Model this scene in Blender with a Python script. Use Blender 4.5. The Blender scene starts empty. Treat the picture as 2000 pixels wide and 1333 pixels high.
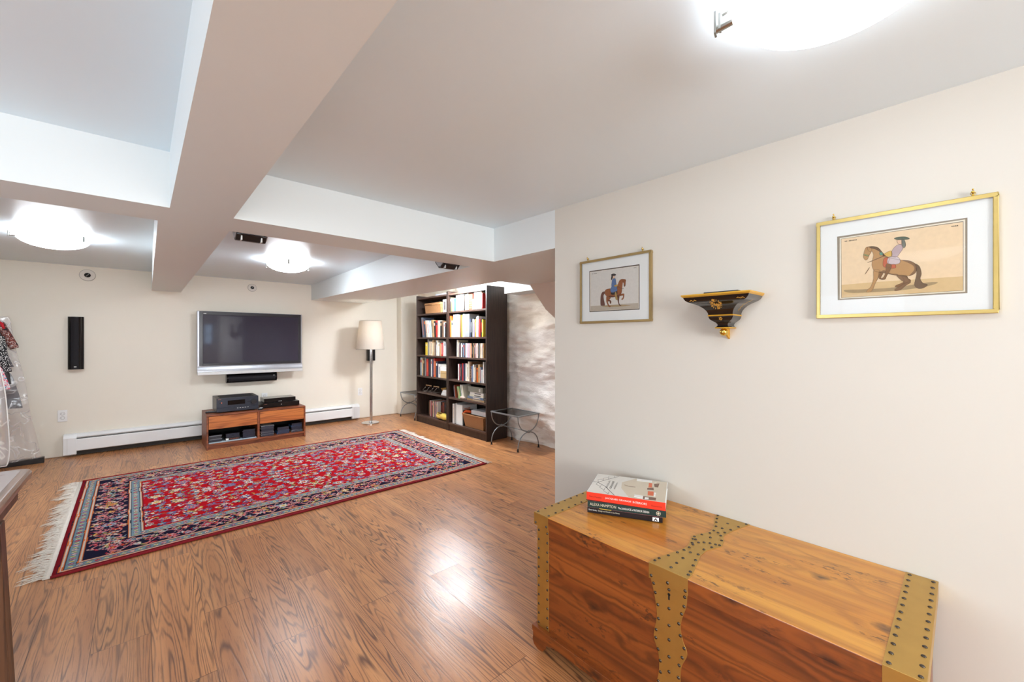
import bpy, bmesh, math, random
import numpy as np
from mathutils import Vector, Matrix
random.seed(7)
S = bpy.context.scene
COL = S.collection
PI = math.pi

# ---------------------------------------------------------------- camera
YAW = math.atan(723/800.0)
cam_d = bpy.data.cameras.new('camera'); cam = bpy.data.objects.new('camera', cam_d); COL.objects.link(cam)
cam.location = (0, 0, 1.31); cam.rotation_euler = (PI/2, 0, -YAW)
cam_d.sensor_width = 36; cam_d.lens = 14.4; cam_d.shift_y = -0.001; cam_d.clip_start = 0.02
S.camera = cam
S.view_settings.view_transform = 'Standard'; S.view_settings.look = 'None'
S.view_settings.gamma = 1; S.view_settings.use_curve_mapping = False
S.view_settings.exposure = 1.5
BOWL = 12.5          # emission strength of the glass bowls
# ---------------------------------------------------------------- world: plain daylight, seen only through the windows
W = bpy.data.worlds.new('world'); S.world = W; W.use_nodes = True
W.node_tree.nodes['Background'].inputs[0].default_value = (0.55, 0.75, 1.0, 1)
W.node_tree.nodes['Background'].inputs[1].default_value = 1.6
def daylight(name, loc, rot, sx, sy, power, col):
    l = bpy.data.lights.new(name, 'AREA'); l.shape = 'RECTANGLE'; l.size = sx; l.size_y = sy; l.energy = power; l.color = col
    o = bpy.data.objects.new(name, l); COL.objects.link(o); o.location = loc; o.rotation_euler = rot
    return o
daylight('window_daylight', (0.1, -3.3, 1.35), (PI/2+0.42, 0, 0), 2.2, 1.3, 74, (0.97, 0.98, 0.98))  # unseen area lamp added as fill outside the back window
daylight('side_fill_lamp', (-3.0, 1.3, 1.35), (PI/2, 0, -PI/2), 1.9, 1.2, 14, (0.9, 0.95, 1.0))  # weaker fill lamp, added outside the unseen side window

# ---------------------------------------------------------------- helpers
def srgb(r, g=None, b=None):
    if g is None:
        r, g, b = r
    f = lambda c: (c/255/12.92) if c/255 <= 0.04045 else ((c/255+0.055)/1.055)**2.4
    return (f(r), f(g), f(b), 1)
class MB:
    def __init__(s): s.v = []; s.f = []; s.m = []
    def add(s, vs, fs, m=0):
        n = len(s.v); s.v += [tuple(v) for v in vs]; s.f += [tuple(i+n for i in f) for f in fs]; s.m += [m]*len(fs); return s
    def hexa(s, p, m=0):
        return s.add(p, [(0,3,2,1),(4,5,6,7),(0,1,5,4),(1,2,6,5),(2,3,7,6),(3,0,4,7)], m)
    def box(s, x0, x1, y0, y1, z0, z1, m=0):
        x0,x1=min(x0,x1),max(x0,x1); y0,y1=min(y0,y1),max(y0,y1); z0,z1=min(z0,z1),max(z0,z1)
        return s.hexa([(x0,y0,z0),(x1,y0,z0),(x1,y1,z0),(x0,y1,z0),(x0,y0,z1),(x1,y0,z1),(x1,y1,z1),(x0,y1,z1)], m)
    def prism(s, poly, axis, lo, hi, m=0):
        # poly in the two remaining axes, extruded along axis
        def P(a, b, c):
            return {'X': (c, a, b), 'Y': (a, c, b), 'Z': (a, b, c)}[axis]
        n = len(poly)
        vs = [P(a, b, lo) for a, b in poly] + [P(a, b, hi) for a, b in poly]
        fs = [tuple(range(n)), tuple(range(n, 2*n))] + [(i, (i+1) % n, n+(i+1) % n, n+i) for i in range(n)]
        return s.add(vs, fs, m)
    def tube(s, path, r, n=10, m=0, caps=True, closed=False):
        P = [Vector(p) for p in path]; R = r if isinstance(r, (list, tuple)) else [r]*len(P)
        base = len(s.v); k = len(P); up = None
        for i, p in enumerate(P):
            if closed: t = (P[(i+1) % k]-P[i-1]).normalized()
            else: t = (P[min(i+1, k-1)]-P[max(i-1, 0)]).normalized()
            if up is None:
                up = Vector((0, 0, 1)) if abs(t.z) < 0.9 else Vector((1, 0, 0))
            a = t.cross(up).normalized(); b = a.cross(t).normalized(); up = b
            for j in range(n):
                q = 2*PI*j/n
                s.v.append(tuple(p + a*math.cos(q)*R[i] + b*math.sin(q)*R[i]))
        for i in range(k if closed else k-1):
            i2 = (i+1) % k
            for j in range(n):
                s.f.append((base+i*n+j, base+i*n+(j+1) % n, base+i2*n+(j+1) % n, base+i2*n+j)); s.m.append(m)
        if caps and not closed:
            s.f.append(tuple(base+j for j in range(n))[::-1]); s.m.append(m)
            s.f.append(tuple(base+(k-1)*n+j for j in range(n))); s.m.append(m)
        return s
    def lathe(s, prof, c=(0,0,0), n=32, m=0, cap0=True, cap1=True):
        base = len(s.v)
        for r, z in prof:
            for j in range(n):
                q = 2*PI*j/n; s.v.append((c[0]+r*math.cos(q), c[1]+r*math.sin(q), c[2]+z))
        for i in range(len(prof)-1):
            for j in range(n):
                s.f.append((base+i*n+j, base+i*n+(j+1) % n, base+(i+1)*n+(j+1) % n, base+(i+1)*n+j)); s.m.append(m)
        if cap0 and prof[0][0] > 1e-5: s.f.append(tuple(base+j for j in range(n))[::-1]); s.m.append(m)
        if cap1 and prof[-1][0] > 1e-5: s.f.append(tuple(base+(len(prof)-1)*n+j for j in range(n))); s.m.append(m)
        return s
    def ball(s, c, r, n=12, m=0, sc=(1,1,1)):
        base = len(s.v); k = n//2+1
        for i in range(k+1):
            t = PI*i/k
            for j in range(n):
                q = 2*PI*j/n
                s.v.append((c[0]+sc[0]*r*math.sin(t)*math.cos(q), c[1]+sc[1]*r*math.sin(t)*math.sin(q), c[2]+sc[2]*r*math.cos(t)))
        for i in range(k):
            for j in range(n):
                s.f.append((base+i*n+j, base+(i+1)*n+j, base+(i+1)*n+(j+1) % n, base+i*n+(j+1) % n)); s.m.append(m)
        return s
    def build(s, name, mats, parent=None, at=None, smooth=False, bevel=0, seg=2, autos=None):
        """one mesh object. World coordinates are made relative to the parent's root or to 'at'."""
        if not isinstance(mats, (list, tuple)): mats = [mats]
        off = Vector((0, 0, 0))
        if parent is not None:
            r = parent
            while r is not None: off += r.location; r = r.parent
            if parent.get('_local'): off = Vector((0, 0, 0))
            q = parent
            while q.parent is not None: q = q.parent
            if q.get('_local'): off = Vector((0, 0, 0))
        elif at is not None: off = Vector(at)
        me = bpy.data.meshes.new(name)
        me.from_pydata([tuple(Vector(v)-off) for v in s.v], [], s.f)
        for mm in mats: me.materials.append(mm)
        me.polygons.foreach_set('material_index', s.m)
        bm = bmesh.new(); bm.from_mesh(me)
        bmesh.ops.remove_doubles(bm, verts=bm.verts, dist=1e-6)
        bmesh.ops.recalc_face_normals(bm, faces=bm.faces); bm.to_mesh(me); bm.free()
        if smooth: me.polygons.foreach_set('use_smooth', [True]*len(me.polygons))
        o = bpy.data.objects.new(name, me); COL.objects.link(o)
        if parent is not None: o.parent = parent
        elif at is not None: o.location = at
        if bevel:
            b = o.modifiers.new('bevel', 'BEVEL'); b.width = bevel; b.segments = seg; b.limit_method = 'ANGLE'; b.angle_limit = 0.7
        if smooth and autos:
            me.update()
            try: me.set_sharp_from_angle(angle=autos)
            except Exception: pass
        return o
def tag(o, label=None, cat=None, group=None, kind=None):
    if label: o['label'] = label
    if cat: o['category'] = cat
    if group: o['group'] = group
    if kind: o['kind'] = kind
    return o
def thing(name, loc, label, cat, group=None, rz=None):
    o = bpy.data.objects.new(name, None); COL.objects.link(o); o.location = loc; o.empty_display_size = 0.1
    if rz is not None: o.rotation_euler = (0, 0, rz); o['_local'] = True
    return tag(o, label, cat, group)
def children(o): return [c for c in COL.objects if c.parent == o]
def copy_tree(o, parent=None, kids=None):
    if kids is None:
        kids = {}
        for c in COL.objects:
            if c.parent is not None: kids.setdefault(c.parent.name, []).append(c)
    c = o.copy(); COL.objects.link(c)
    if parent is not None: c.parent = parent
    for ch in kids.get(o.name, []): copy_tree(ch, c, kids)
    return c
def structure(name, mb, m, **k):
    o = mb.build(name, m, **k); o['kind'] = 'structure'; return o

# ---- materials
class NT:
    def __init__(s, name):
        s.mat = bpy.data.materials.new(name); s.mat.use_nodes = True; s.t = s.mat.node_tree; s.p = s.t.nodes['Principled BSDF']
    def n(s, typ, ins=None, **props):
        nd = s.t.nodes.new(typ)
        for k, v in props.items(): setattr(nd, k, v)
        for k, v in (ins or {}).items(): s.set(nd, k, v)
        return nd
    def set(s, nd, k, v):
        if isinstance(v, bpy.types.NodeSocket): s.t.links.new(v, nd.inputs[k])
        else: nd.inputs[k].default_value = v
    def math(s, op, a, b=0.0, c=None):
        nd = s.n('ShaderNodeMath', operation=op); s.set(nd, 0, a); s.set(nd, 1, b)
        if c is not None: s.set(nd, 2, c)
        return nd.outputs[0]
    def obj(s): return s.n('ShaderNodeTexCoord').outputs['Object']
    def sep(s, v):
        nd = s.n('ShaderNodeSeparateXYZ', {0: v}); return nd.outputs
    def comb(s, x, y, z): return s.n('ShaderNodeCombineXYZ', {0: x, 1: y, 2: z}).outputs[0]
    def noise(s, v, scale=1.0, detail=2.0, rough=0.5, dist=0.0, col=False):
        nd = s.n('ShaderNodeTexNoise', {'Vector': v, 'Scale': scale, 'Detail': detail, 'Roughness': rough, 'Distortion': dist})
        return nd.outputs[1 if col else 0]
    def ramp(s, f, stops, interp='LINEAR'):
        nd = s.n('ShaderNodeValToRGB', {0: f}); cr = nd.color_ramp; cr.interpolation = interp
        while len(cr.elements) < len(stops): cr.elements.new(0.5)
        for e, (p, c) in zip(cr.elements, stops): e.position = p; e.color = c if len(c) == 4 else (*c, 1)
        return nd.outputs[0]
    def mix(s, f, a, b, blend='MIX'):
        nd = s.n('ShaderNodeMix', data_type='RGBA', blend_type=blend)
        s.set(nd, 0, f); s.set(nd, 6, a); s.set(nd, 7, b); return nd.outputs[2]
    def bump(s, h, strength=0.3, dist=0.01):
        return s.n('ShaderNodeBump', {'Height': h, 'Strength': strength, 'Distance': dist}).outputs[0]
    def P(s, **k):
        names = dict(color='Base Color', rough='Roughness', metal='Metallic', normal='Normal', spec='Specular IOR Level', coat='Coat Weight',
                     coatr='Coat Roughness', trans='Transmission Weight', ior='IOR', emis='Emission Color', emis_s='Emission Strength', alpha='Alpha', sheen='Sheen Weight')
        for a, v in k.items(): s.set(s.p, names[a], v)
        return s.mat
_mc = {}
def plain(name, rgb, rough=0.5, metal=0.0, spec=0.5, var=0.06, scale=9.0, **k):
    """a painted or moulded surface with faint procedural mottling"""
    key = name
    if key in _mc: return _mc[key]
    t = NT(name); c = srgb(rgb)
    f = t.noise(t.obj(), scale, 3.0)
    lo = tuple(x*(1-var) for x in c[:3])+(1,); hi = tuple(min(1, x*(1+var)) for x in c[:3])+(1,)
    t.P(color=t.mix(f, lo, hi), rough=rough, metal=metal, spec=spec, **k)
    _mc[key] = t.mat
    return t.mat
def paint(name, rgb, rough=0.55, bumps=0.05, patch=0.02):
    t = NT(name); c = srgb(rgb); o = t.obj()
    f = t.noise(o, 0.9, 4.0, 0.6); lo = tuple(x*(1-patch*2) for x in c[:3])+(1,)
    h = t.noise(o, 140.0, 2.0)
    big = t.noise(o, 3.0, 2.0)
    hh = t.math('ADD', t.math('MULTIPLY', h, 0.15), big)
    return t.P(color=t.mix(f, lo, c), rough=rough, normal=t.bump(hh, bumps, 0.01))
def wood(name, base, dark, light, along='Y', across='X', third='Z', sc=(7.0, 1.0), lines=16.0, linew=0.25, rough=0.35, planks=False, knots=0.0, fine=0.5, coat=0.0, tint=None, kscale=4.2, dist=0.3, la=0.88):
    t = NT(name); o = t.obj(); x, y, z = t.sep(o)
    ax = dict(X=x, Y=y, Z=z); A = ax[across]; L = ax[along]; T = ax[third]
    seed = 0.0; mortar = None
    if planks:
        # boards run along Y, seams measured on the floor
        u = t.comb(L, t.math('ADD', A, -0.415+0.192*40), 0.0)
        br = t.n('ShaderNodeTexBrick', {'Vector': u, 'Color1': (0,0,0,1), 'Color2': (1,1,1,1), 'Mortar': (0.5,0.5,0.5,1), 'Scale': 1.0, 'Mortar Size': 0.0011, 'Mortar Smooth': 0.1, 'Bias': 0.0, 'Brick Width': 1.22, 'Row Height': 0.192})
        br.offset = 0.37; br.offset_frequency = 2
        seed = t.sep(br.outputs[0])[0]; mortar = br.outputs[1]
        A2 = t.math('ADD', A, t.math('MULTIPLY', seed, 23.0)); L2 = t.math('ADD', L, t.math('MULTIPLY', seed, 41.0))
    else: A2, L2 = A, L
    v = t.comb(t.math('MULTIPLY', A2, sc[0]), t.math('MULTIPLY', L2, sc[1]), t.math('MULTIPLY', T, sc[0]))
    n1 = t.noise(v, 1.0, 2.5, 0.42, dist)
    if knots:
        kv = t.comb(t.math('MULTIPLY', A2, kscale*1.6), t.math('MULTIPLY', L2, kscale), t.math('MULTIPLY', T, kscale*1.6))
        wob = t.noise(kv, 6.0, 2.0)
        vo = t.n('ShaderNodeTexVoronoi', {'Vector': kv, 'Scale': 1.0, 'Randomness': 1.0}, feature='F1')
        dist = t.math('ADD', vo.outputs['Distance'], t.math('MULTIPLY', t.math('SUBTRACT', wob, 0.5), 0.22))
        kn = t.n('ShaderNodeMapRange', {'Value': dist, 'From Min': 0.05, 'From Max': 0.16, 'To Min': 1.0, 'To Max': 0.0}).outputs[0]
        swirl = t.n('ShaderNodeMapRange', {'Value': dist, 'From Min': 0.0, 'From Max': 0.5, 'To Min': 0.5, 'To Max': 0.0}).outputs[0]
        n1 = t.math('ADD', n1, t.math('MULTIPLY', swirl, 0.35))
    ph = t.math('MULTIPLY', n1, lines)
    fr = t.math('FRACT', ph)
    tri = t.math('ABSOLUTE', t.math('SUBTRACT', fr, 0.5))     # 0 at line centre
    line = t.n('ShaderNodeMapRange', {'Value': tri, 'From Min': 0.0, 'From Max': linew, 'To Min': 1.0, 'To Max': 0.0}, interpolation_type='SMOOTHSTEP').outputs[0]
    amt = t.noise(t.comb(t.math('MULTIPLY', A2, sc[0]*2.2), t.math('MULTIPLY', L2, sc[1]*2.0), T), 1.0, 2.0)
    amt = t.n('ShaderNodeMapRange', {'Value': amt, 'From Min': 0.3, 'From Max': 0.65, 'To Min': 0.25, 'To Max': 1.0}).outputs[0]
    fg = t.noise(t.comb(t.math('MULTIPLY', A2, 190.0), t.math('MULTIPLY', L2, 7.0), t.math('MULTIPLY', T, 190.0)), 1.0, 3.0, 0.6)
    broad = t.noise(t.comb(t.math('MULTIPLY', A2, sc[0]*1.3), t.math('MULTIPLY', L2, sc[1]*0.8), T), 1.0, 2.0)
    c = t.mix(t.n('ShaderNodeMapRange', {'Value': broad, 'From Min': 0.3, 'From Max': 0.7}).outputs[0], srgb(base), srgb(light))
    c = t.mix(t.math('MULTIPLY', line, t.math('MULTIPLY', amt, la)), c, srgb(dark))
    fgr = t.n('ShaderNodeMapRange', {'Value': fg, 'From Min': 0.52, 'From Max': 0.75, 'To Min': 0.0, 'To Max': fine}).outputs[0]
    c = t.mix(fgr, c, srgb(dark))
    if planks:
        c = t.mix(1.0, c, t.ramp(seed, [(0.0, (0.90,0.89,0.88)), (1.0, (1.06,1.03,1.0))]), 'MULTIPLY')
        c = t.mix(t.math('MULTIPLY', mortar, 0.75), c, srgb(70, 42, 28))
    if knots:
        c = t.mix(t.math('MULTIPLY', kn, knots), c, srgb(58, 26, 12))
        # flecks of broken knots
        fk = t.noise(t.comb(t.math('MULTIPLY', A2, 60.0), t.math('MULTIPLY', L2, 26.0), t.math('MULTIPLY', T, 60.0)), 1.0, 3.0, 0.7)
        msk = t.noise(t.comb(t.math('MULTIPLY', A2, 9.0), t.math('MULTIPLY', L2, 4.0), t.math('MULTIPLY', T, 9.0)), 1.0, 1.0)
        fkm = t.math('MULTIPLY', t.n('ShaderNodeMapRange', {'Value': fk, 'From Min': 0.54, 'From Max': 0.62}).outputs[0], t.n('ShaderNodeMapRange', {'Value': msk, 'From Min': 0.55, 'From Max': 0.63}).outputs[0])
        c = t.mix(t.math('MULTIPLY', fkm, knots*0.85), c, srgb(66, 34, 20))
    hb = t.math('ADD', t.math('MULTIPLY', fg, 0.5), t.math('MULTIPLY', line, -0.5))
    if planks: hb = t.math('ADD', hb, t.math('MULTIPLY', mortar, -6.0))
    nrm = t.bump(hb, 0.06, 0.004)
    if planks:   # boards lie very slightly out of level with one another
        s2 = t.math('FRACT', t.math('MULTIPLY', seed, 7.31))
        tilt = t.math('ADD', t.math('MULTIPLY', t.math('SUBTRACT', seed, 0.5), A), t.math('MULTIPLY', t.math('SUBTRACT', s2, 0.5), L))
        nrm = t.n('ShaderNodeBump', {'Height': tilt, 'Strength': 1.0, 'Distance': 0.035, 'Normal': nrm}).outputs[0]
    rn = t.math('ADD', rough, t.math('MULTIPLY', fg, 0.08))
    return t.P(color=c, rough=rn, normal=nrm, coat=coat, coatr=0.15)

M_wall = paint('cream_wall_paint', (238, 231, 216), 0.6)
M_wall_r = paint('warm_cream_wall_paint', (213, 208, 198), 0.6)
M_ceil = paint('satin_ceiling_paint', (227, 240, 247), 0.38, 0.03)
M_beam = paint('white_soffit_paint', (224, 229, 229), 0.45, 0.05)
M_floor = wood('laminate_floor', (178, 119, 75), (88, 54, 40), (206, 147, 96), 'Y', 'X', 'Z', (8.0, 0.5), 27.0, 0.27, 0.27, planks=True, fine=0.7, dist=0.08)
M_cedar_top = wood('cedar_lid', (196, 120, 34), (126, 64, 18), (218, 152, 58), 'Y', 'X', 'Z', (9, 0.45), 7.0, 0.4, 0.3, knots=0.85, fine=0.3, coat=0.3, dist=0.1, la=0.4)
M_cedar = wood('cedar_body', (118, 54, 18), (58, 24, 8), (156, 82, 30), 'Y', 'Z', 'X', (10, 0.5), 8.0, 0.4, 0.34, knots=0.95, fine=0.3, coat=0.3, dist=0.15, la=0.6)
M_teak = wood('teak_case', (128, 66, 38), (84, 40, 24), (146, 80, 46), 'X', 'Z', 'Y', (9, 1.0), 8.0, 0.3, 0.4, fine=0.3)
M_teak_front = wood('teak_drawer_front', (178, 98, 44), (132, 66, 28), (196, 116, 56), 'X', 'Z', 'Y', (12, 0.8), 7.0, 0.35, 0.38, fine=0.3)
M_case = wood('dark_stained_oak', (50, 35, 28), (30, 20, 16), (60, 43, 35), 'Z', 'Y', 'X', (10, 0.8), 10.0, 0.3, 0.42, fine=0.35)
M_shelfm = wood('dark_stained_shelf', (72, 52, 42), (44, 31, 25), (82, 60, 50), 'Y', 'Z', 'X', (10, 0.8), 8.0, 0.3, 0.36, fine=0.3)
M_old = wood('worn_walnut', (146, 106, 82), (90, 58, 40), (172, 130, 102), 'Y', 'X', 'Z', (9, 0.8), 12.0, 0.3, 0.26, fine=0.5, coat=0.4)
M_old_side = wood('dark_walnut_side', (96, 62, 42), (38, 24, 17), (120, 80, 54), 'Z', 'Y', 'X', (26, 0.7), 9.0, 0.35, 0.4, fine=0.5)
M_white = plain('white_enamel', (236, 237, 237), 0.35, var=0.02)
M_plastic_w = plain('white_plastic', (238, 238, 236), 0.4, var=0.02)
M_blk = plain('black_plastic', (22, 21, 24), 0.35, var=0.2)
M_blk_gloss = plain('gloss_black', (12, 12, 14), 0.12, var=0.2)
M_grille = plain('black_speaker_cloth', (17, 15, 22), 0.8, var=0.3, scale=200)
M_void = plain('dark_opening', (20, 18, 17), 0.8)
M_silver = plain('silver_plastic', (178, 179, 184), 0.32, 0.6, var=0.03)
M_silver2 = plain('light_silver_plastic', (214, 214, 211), 0.4, 0.2, var=0.03)
M_chrome = plain('polished_chrome', (205, 205, 205), 0.08, 1.0, var=0.02)
M_steel = plain('brushed_nickel', (160, 158, 152), 0.3, 1.0, var=0.05)
M_iron = plain('grey_iron', (146, 150, 151), 0.42, 0.5, var=0.12, scale=40)
M_brass = plain('aged_brass', (198, 160, 88), 0.38, 0.85, var=0.14, scale=14)
M_goldf = plain('gilt_frame', (196, 172, 104), 0.36, 0.6, var=0.12, scale=30)
M_goldf2 = plain('antique_gilt_frame', (158, 134, 88), 0.42, 0.55, var=0.15, scale=30)
M_goldp = plain('gold_paint', (212, 160, 44), 0.35, 0.35, var=0.1, scale=60)
M_brassp = plain('polished_brass', (222, 188, 92), 0.1, 1.0, var=0.03)
M_stud = plain('dark_steel_stud', (92, 84, 76), 0.25, 0.9, var=0.1, scale=80)
M_lacq = plain('black_lacquer', (18, 13, 14), 0.16, var=0.2, coat=0.5)
M_paper = plain('book_pages', (222, 214, 198), 0.8, var=0.08, scale=60)
M_white_mount = plain('white_mount_board', (236, 239, 237), 0.7, var=0.01)
ART = dict(mat_line=(92,82,72), mat_line_pale=(150,140,124), outline=(96,76,62), mat_cream=(232,226,208), ink=(92,84,74), paper_tan=(232,208,172), paper_grey=(216,213,206), art_ground=(214,186,138),
  art_ground_dark=(168,146,110), art_ground_grey=(186,176,160), art_tail=(118,96,74), art_tail_red=(112,76,66), art_brown=(140,104,70), art_horse=(186,146,98),
  art_horse_dark=(140,108,78), art_green=(150,160,110), art_green2=(110,170,150), art_red=(192,104,72), art_lav=(186,166,168), art_lav_light=(206,192,192),
  art_yellow=(214,176,92), art_skin=(226,192,160), art_grey=(120,124,112), art_hat=(98,108,92), art_bay=(150,92,56), art_bay_dark=(104,60,42),
  art_dark=(58,52,52), art_blue=(96,122,166), art_boot=(176,146,86))
def artm(k): return plain('print_'+k, ART[k], 0.75, var=0.07, scale=70)
def glass_mat(name, tint=(1,1,1,1), rough=0.0, refl=0.12):
    t = NT(name); tr = t.n('ShaderNodeBsdfTransparent', {0: tint}); gl = t.n('ShaderNodeBsdfGlossy', {0: (1,1,1,1), 'Roughness': rough})
    fr = t.n('ShaderNodeLayerWeight', {0: refl}); mx = t.n('ShaderNodeMixShader', {0: fr.outputs['Fresnel'], 1: tr.outputs[0], 2: gl.outputs[0]})
    t.t.links.new(mx.outputs[0], t.t.nodes['Material Output'].inputs[0]); return t.mat
M_pane = glass_mat('picture_glass')
M_smoked = glass_mat('smoked_glass', (0.42,0.41,0.38,1), 0.03, 0.2)
M_glass = glass_mat('window_glass')
def emit_mat(name, rgb, strength, glossy=True):
    t = NT(name); return t.P(color=(0.9,0.9,0.9,1), rough=0.3, emis=(*rgb, 1), emis_s=strength)
M_bowl = emit_mat('lit_opal_glass', (0.91, 0.975, 1.04), BOWL)
M_bowl_near = emit_mat('dim_opal_glass', (0.92, 0.975, 1.04), 3.0)
M_bowl_bright = emit_mat('bright_opal_glass', (0.93, 0.975, 1.03), 46.0)
M_bulb = emit_mat('lit_bulb', (1.0, 0.93, 0.84), 4.0)

def text_part(name, s, width, height, mat, parent, loc, rot, depth=0.0004, label=None, align='LEFT', bold=False):
    cu = bpy.data.curves.new(name, 'FONT'); cu.body = s; cu.size = 1.0; cu.extrude = 0.0; cu.resolution_u = 3
    if bold: cu.offset = 0.012
    ob = bpy.data.objects.new(name, cu); COL.objects.link(ob)
    bpy.context.view_layer.update()
    me = bpy.data.meshes.new_from_object(ob.evaluated_get(bpy.context.evaluated_depsgraph_get()))
    bpy.data.objects.remove(ob)
    co = [v.co.copy() for v in me.vertices]
    x0 = min(c.x for c in co); x1 = max(c.x for c in co); y0 = min(c.y for c in co); y1 = max(c.y for c in co)
    for v in me.vertices:
        v.co.x = (v.co.x-x0)/(x1-x0)*width; v.co.y = (v.co.y-y0)/(y1-y0)*height
    R = Matrix.Translation(loc) @ rot
    me.transform(R); me.materials.clear(); me.materials.append(mat)
    o = bpy.data.objects.new(name, me); COL.objects.link(o); o.parent = parent
    if label: o['label'] = label
    return o
def smooth_poly(pts, sub=4):
    n = len(pts); out = []
    for i in range(n):
        p0, p1, p2, p3 = pts[i-1], pts[i], pts[(i+1) % n], pts[(i+2) % n]
        for k in range(sub):
            t = k/sub
            out.append(tuple(0.5*((2*p1[j])+(-p0[j]+p2[j])*t+(2*p0[j]-5*p1[j]+4*p2[j]-p3[j])*t*t+(-p0[j]+3*p1[j]-3*p2[j]+p3[j])*t**3) for j in (0, 1)))
    return out
BIG_ART=[
 ('line',[(0.339,1.718),(-0.005,1.717),(-0.005,1.466),(0.337,1.467)],'mat_line'),
 ('cream',[(0.331,1.711),(0.0,1.712),(0.0,1.471),(0.331,1.472)],'mat_cream'),
 ('line2',[(0.327,1.707),(0.004,1.707),(0.004,1.475),(0.326,1.475)],'ink'),
 ('paper',[(0.326,1.706),(0.005,1.705),(0.005,1.476),(0.325,1.476)],'paper_tan'),
 ('ground',[(0.325,1.526),(0.231,1.527),(0.116,1.525),(0.005,1.523),(0.005,1.476),(0.325,1.476)],'art_ground'),
 ('ground_shade',[(0.316,1.505),(0.243,1.502),(0.171,1.502),(0.089,1.511),(0.063,1.508),(0.089,1.498),(0.154,1.49),(0.243,1.49),(0.3,1.493)],'art_ground_dark'),
 ('tail',[(0.12,1.581),(0.108,1.57),(0.103,1.544),(0.106,1.526),(0.099,1.51),(0.088,1.504),(0.095,1.494),(0.11,1.491),(0.121,1.504),(0.119,1.523),(0.116,1.542),(0.116,1.561)],'art_tail'),
 ('leg_back2',[(0.152,1.541),(0.136,1.53),(0.13,1.521),(0.147,1.513),(0.161,1.502),(0.171,1.503),(0.169,1.509),(0.154,1.516),(0.147,1.523)],'art_brown'),
 ('leg_back',[(0.167,1.546),(0.142,1.541),(0.136,1.527),(0.13,1.516),(0.143,1.505),(0.157,1.491),(0.172,1.489),(0.171,1.496),(0.161,1.503),(0.148,1.516),(0.157,1.528)],'art_horse_dark'),
 ('foreleg2',[(0.214,1.565),(0.204,1.557),(0.21,1.541),(0.204,1.533),(0.214,1.537),(0.216,1.546)],'art_brown'),
 ('foreleg',[(0.23,1.572),(0.212,1.568),(0.217,1.542),(0.225,1.523),(0.232,1.5),(0.239,1.491),(0.251,1.491),(0.247,1.501),(0.238,1.512),(0.231,1.54)],'art_horse'),
 ('neck_body',[(0.247,1.662),(0.234,1.662),(0.218,1.654),(0.206,1.636),(0.198,1.621),(0.182,1.61),(0.154,1.599),(0.132,1.593),(0.118,1.579),(0.115,1.561),(0.12,1.546),(0.135,1.539),(0.152,1.542),(0.171,1.546),(0.195,1.555),(0.211,1.561),(0.227,1.567),(0.235,1.587),(0.234,1.609),(0.231,1.628),(0.235,1.643),(0.241,1.642),(0.247,1.651)],'art_horse'),
 ('mane',[(0.234,1.662),(0.218,1.655),(0.206,1.636),(0.199,1.623),(0.204,1.622),(0.215,1.64),(0.231,1.653),(0.243,1.658)],'art_tail'),
 ('rump_shade',[(0.154,1.599),(0.132,1.593),(0.118,1.579),(0.115,1.561),(0.12,1.546),(0.135,1.539),(0.122,1.558),(0.124,1.574),(0.138,1.587)],'art_horse_dark'),
 ('belly',[(0.201,1.568),(0.183,1.554),(0.166,1.55),(0.163,1.544),(0.171,1.546),(0.195,1.555),(0.211,1.561)],'art_horse_dark'),
 ('head',[(0.245,1.662),(0.253,1.659),(0.258,1.642),(0.26,1.625),(0.254,1.613),(0.247,1.616),(0.243,1.629),(0.237,1.641),(0.235,1.653)],'art_horse'),
 ('bridle',[(0.258,1.637),(0.244,1.63),(0.245,1.626),(0.258,1.632)],'art_green'),
 ('rosette',[(0.214,1.634),(0.209,1.637),(0.204,1.63),(0.205,1.624),(0.212,1.626)],'art_green2'),
 ('saddle',[(0.201,1.612),(0.187,1.611),(0.188,1.591),(0.171,1.586),(0.17,1.572),(0.188,1.574),(0.204,1.584)],'art_red'),
 ('skirt',[(0.187,1.614),(0.165,1.612),(0.157,1.597),(0.163,1.586),(0.188,1.588),(0.193,1.601)],'art_lav_light'),
 ('coat',[(0.161,1.657),(0.152,1.652),(0.151,1.639),(0.158,1.625),(0.167,1.612),(0.179,1.615),(0.181,1.63),(0.174,1.647)],'art_lav'),
 ('cuff',[(0.201,1.628),(0.182,1.637),(0.18,1.617),(0.198,1.619)],'art_yellow'),
 ('boot',[(0.195,1.59),(0.181,1.585),(0.184,1.566),(0.193,1.547),(0.199,1.533),(0.214,1.538),(0.204,1.541),(0.197,1.56)],'art_brown'),
 ('face',[(0.166,1.672),(0.154,1.672),(0.153,1.658),(0.16,1.656),(0.165,1.663)],'art_skin'),
 ('hair',[(0.154,1.674),(0.146,1.669),(0.143,1.65),(0.148,1.641),(0.153,1.651)],'art_grey'),
 ('hat',[(0.174,1.68),(0.163,1.684),(0.143,1.681),(0.133,1.672),(0.143,1.67),(0.163,1.673)],'art_hat'),
 ('reins',[(0.243,1.605),(0.201,1.622),(0.2,1.62),(0.243,1.603)],'art_brown'),
 ('whip',[(0.254,1.562),(0.243,1.582),(0.242,1.581),(0.253,1.561)],'art_brown'),
]
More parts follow.
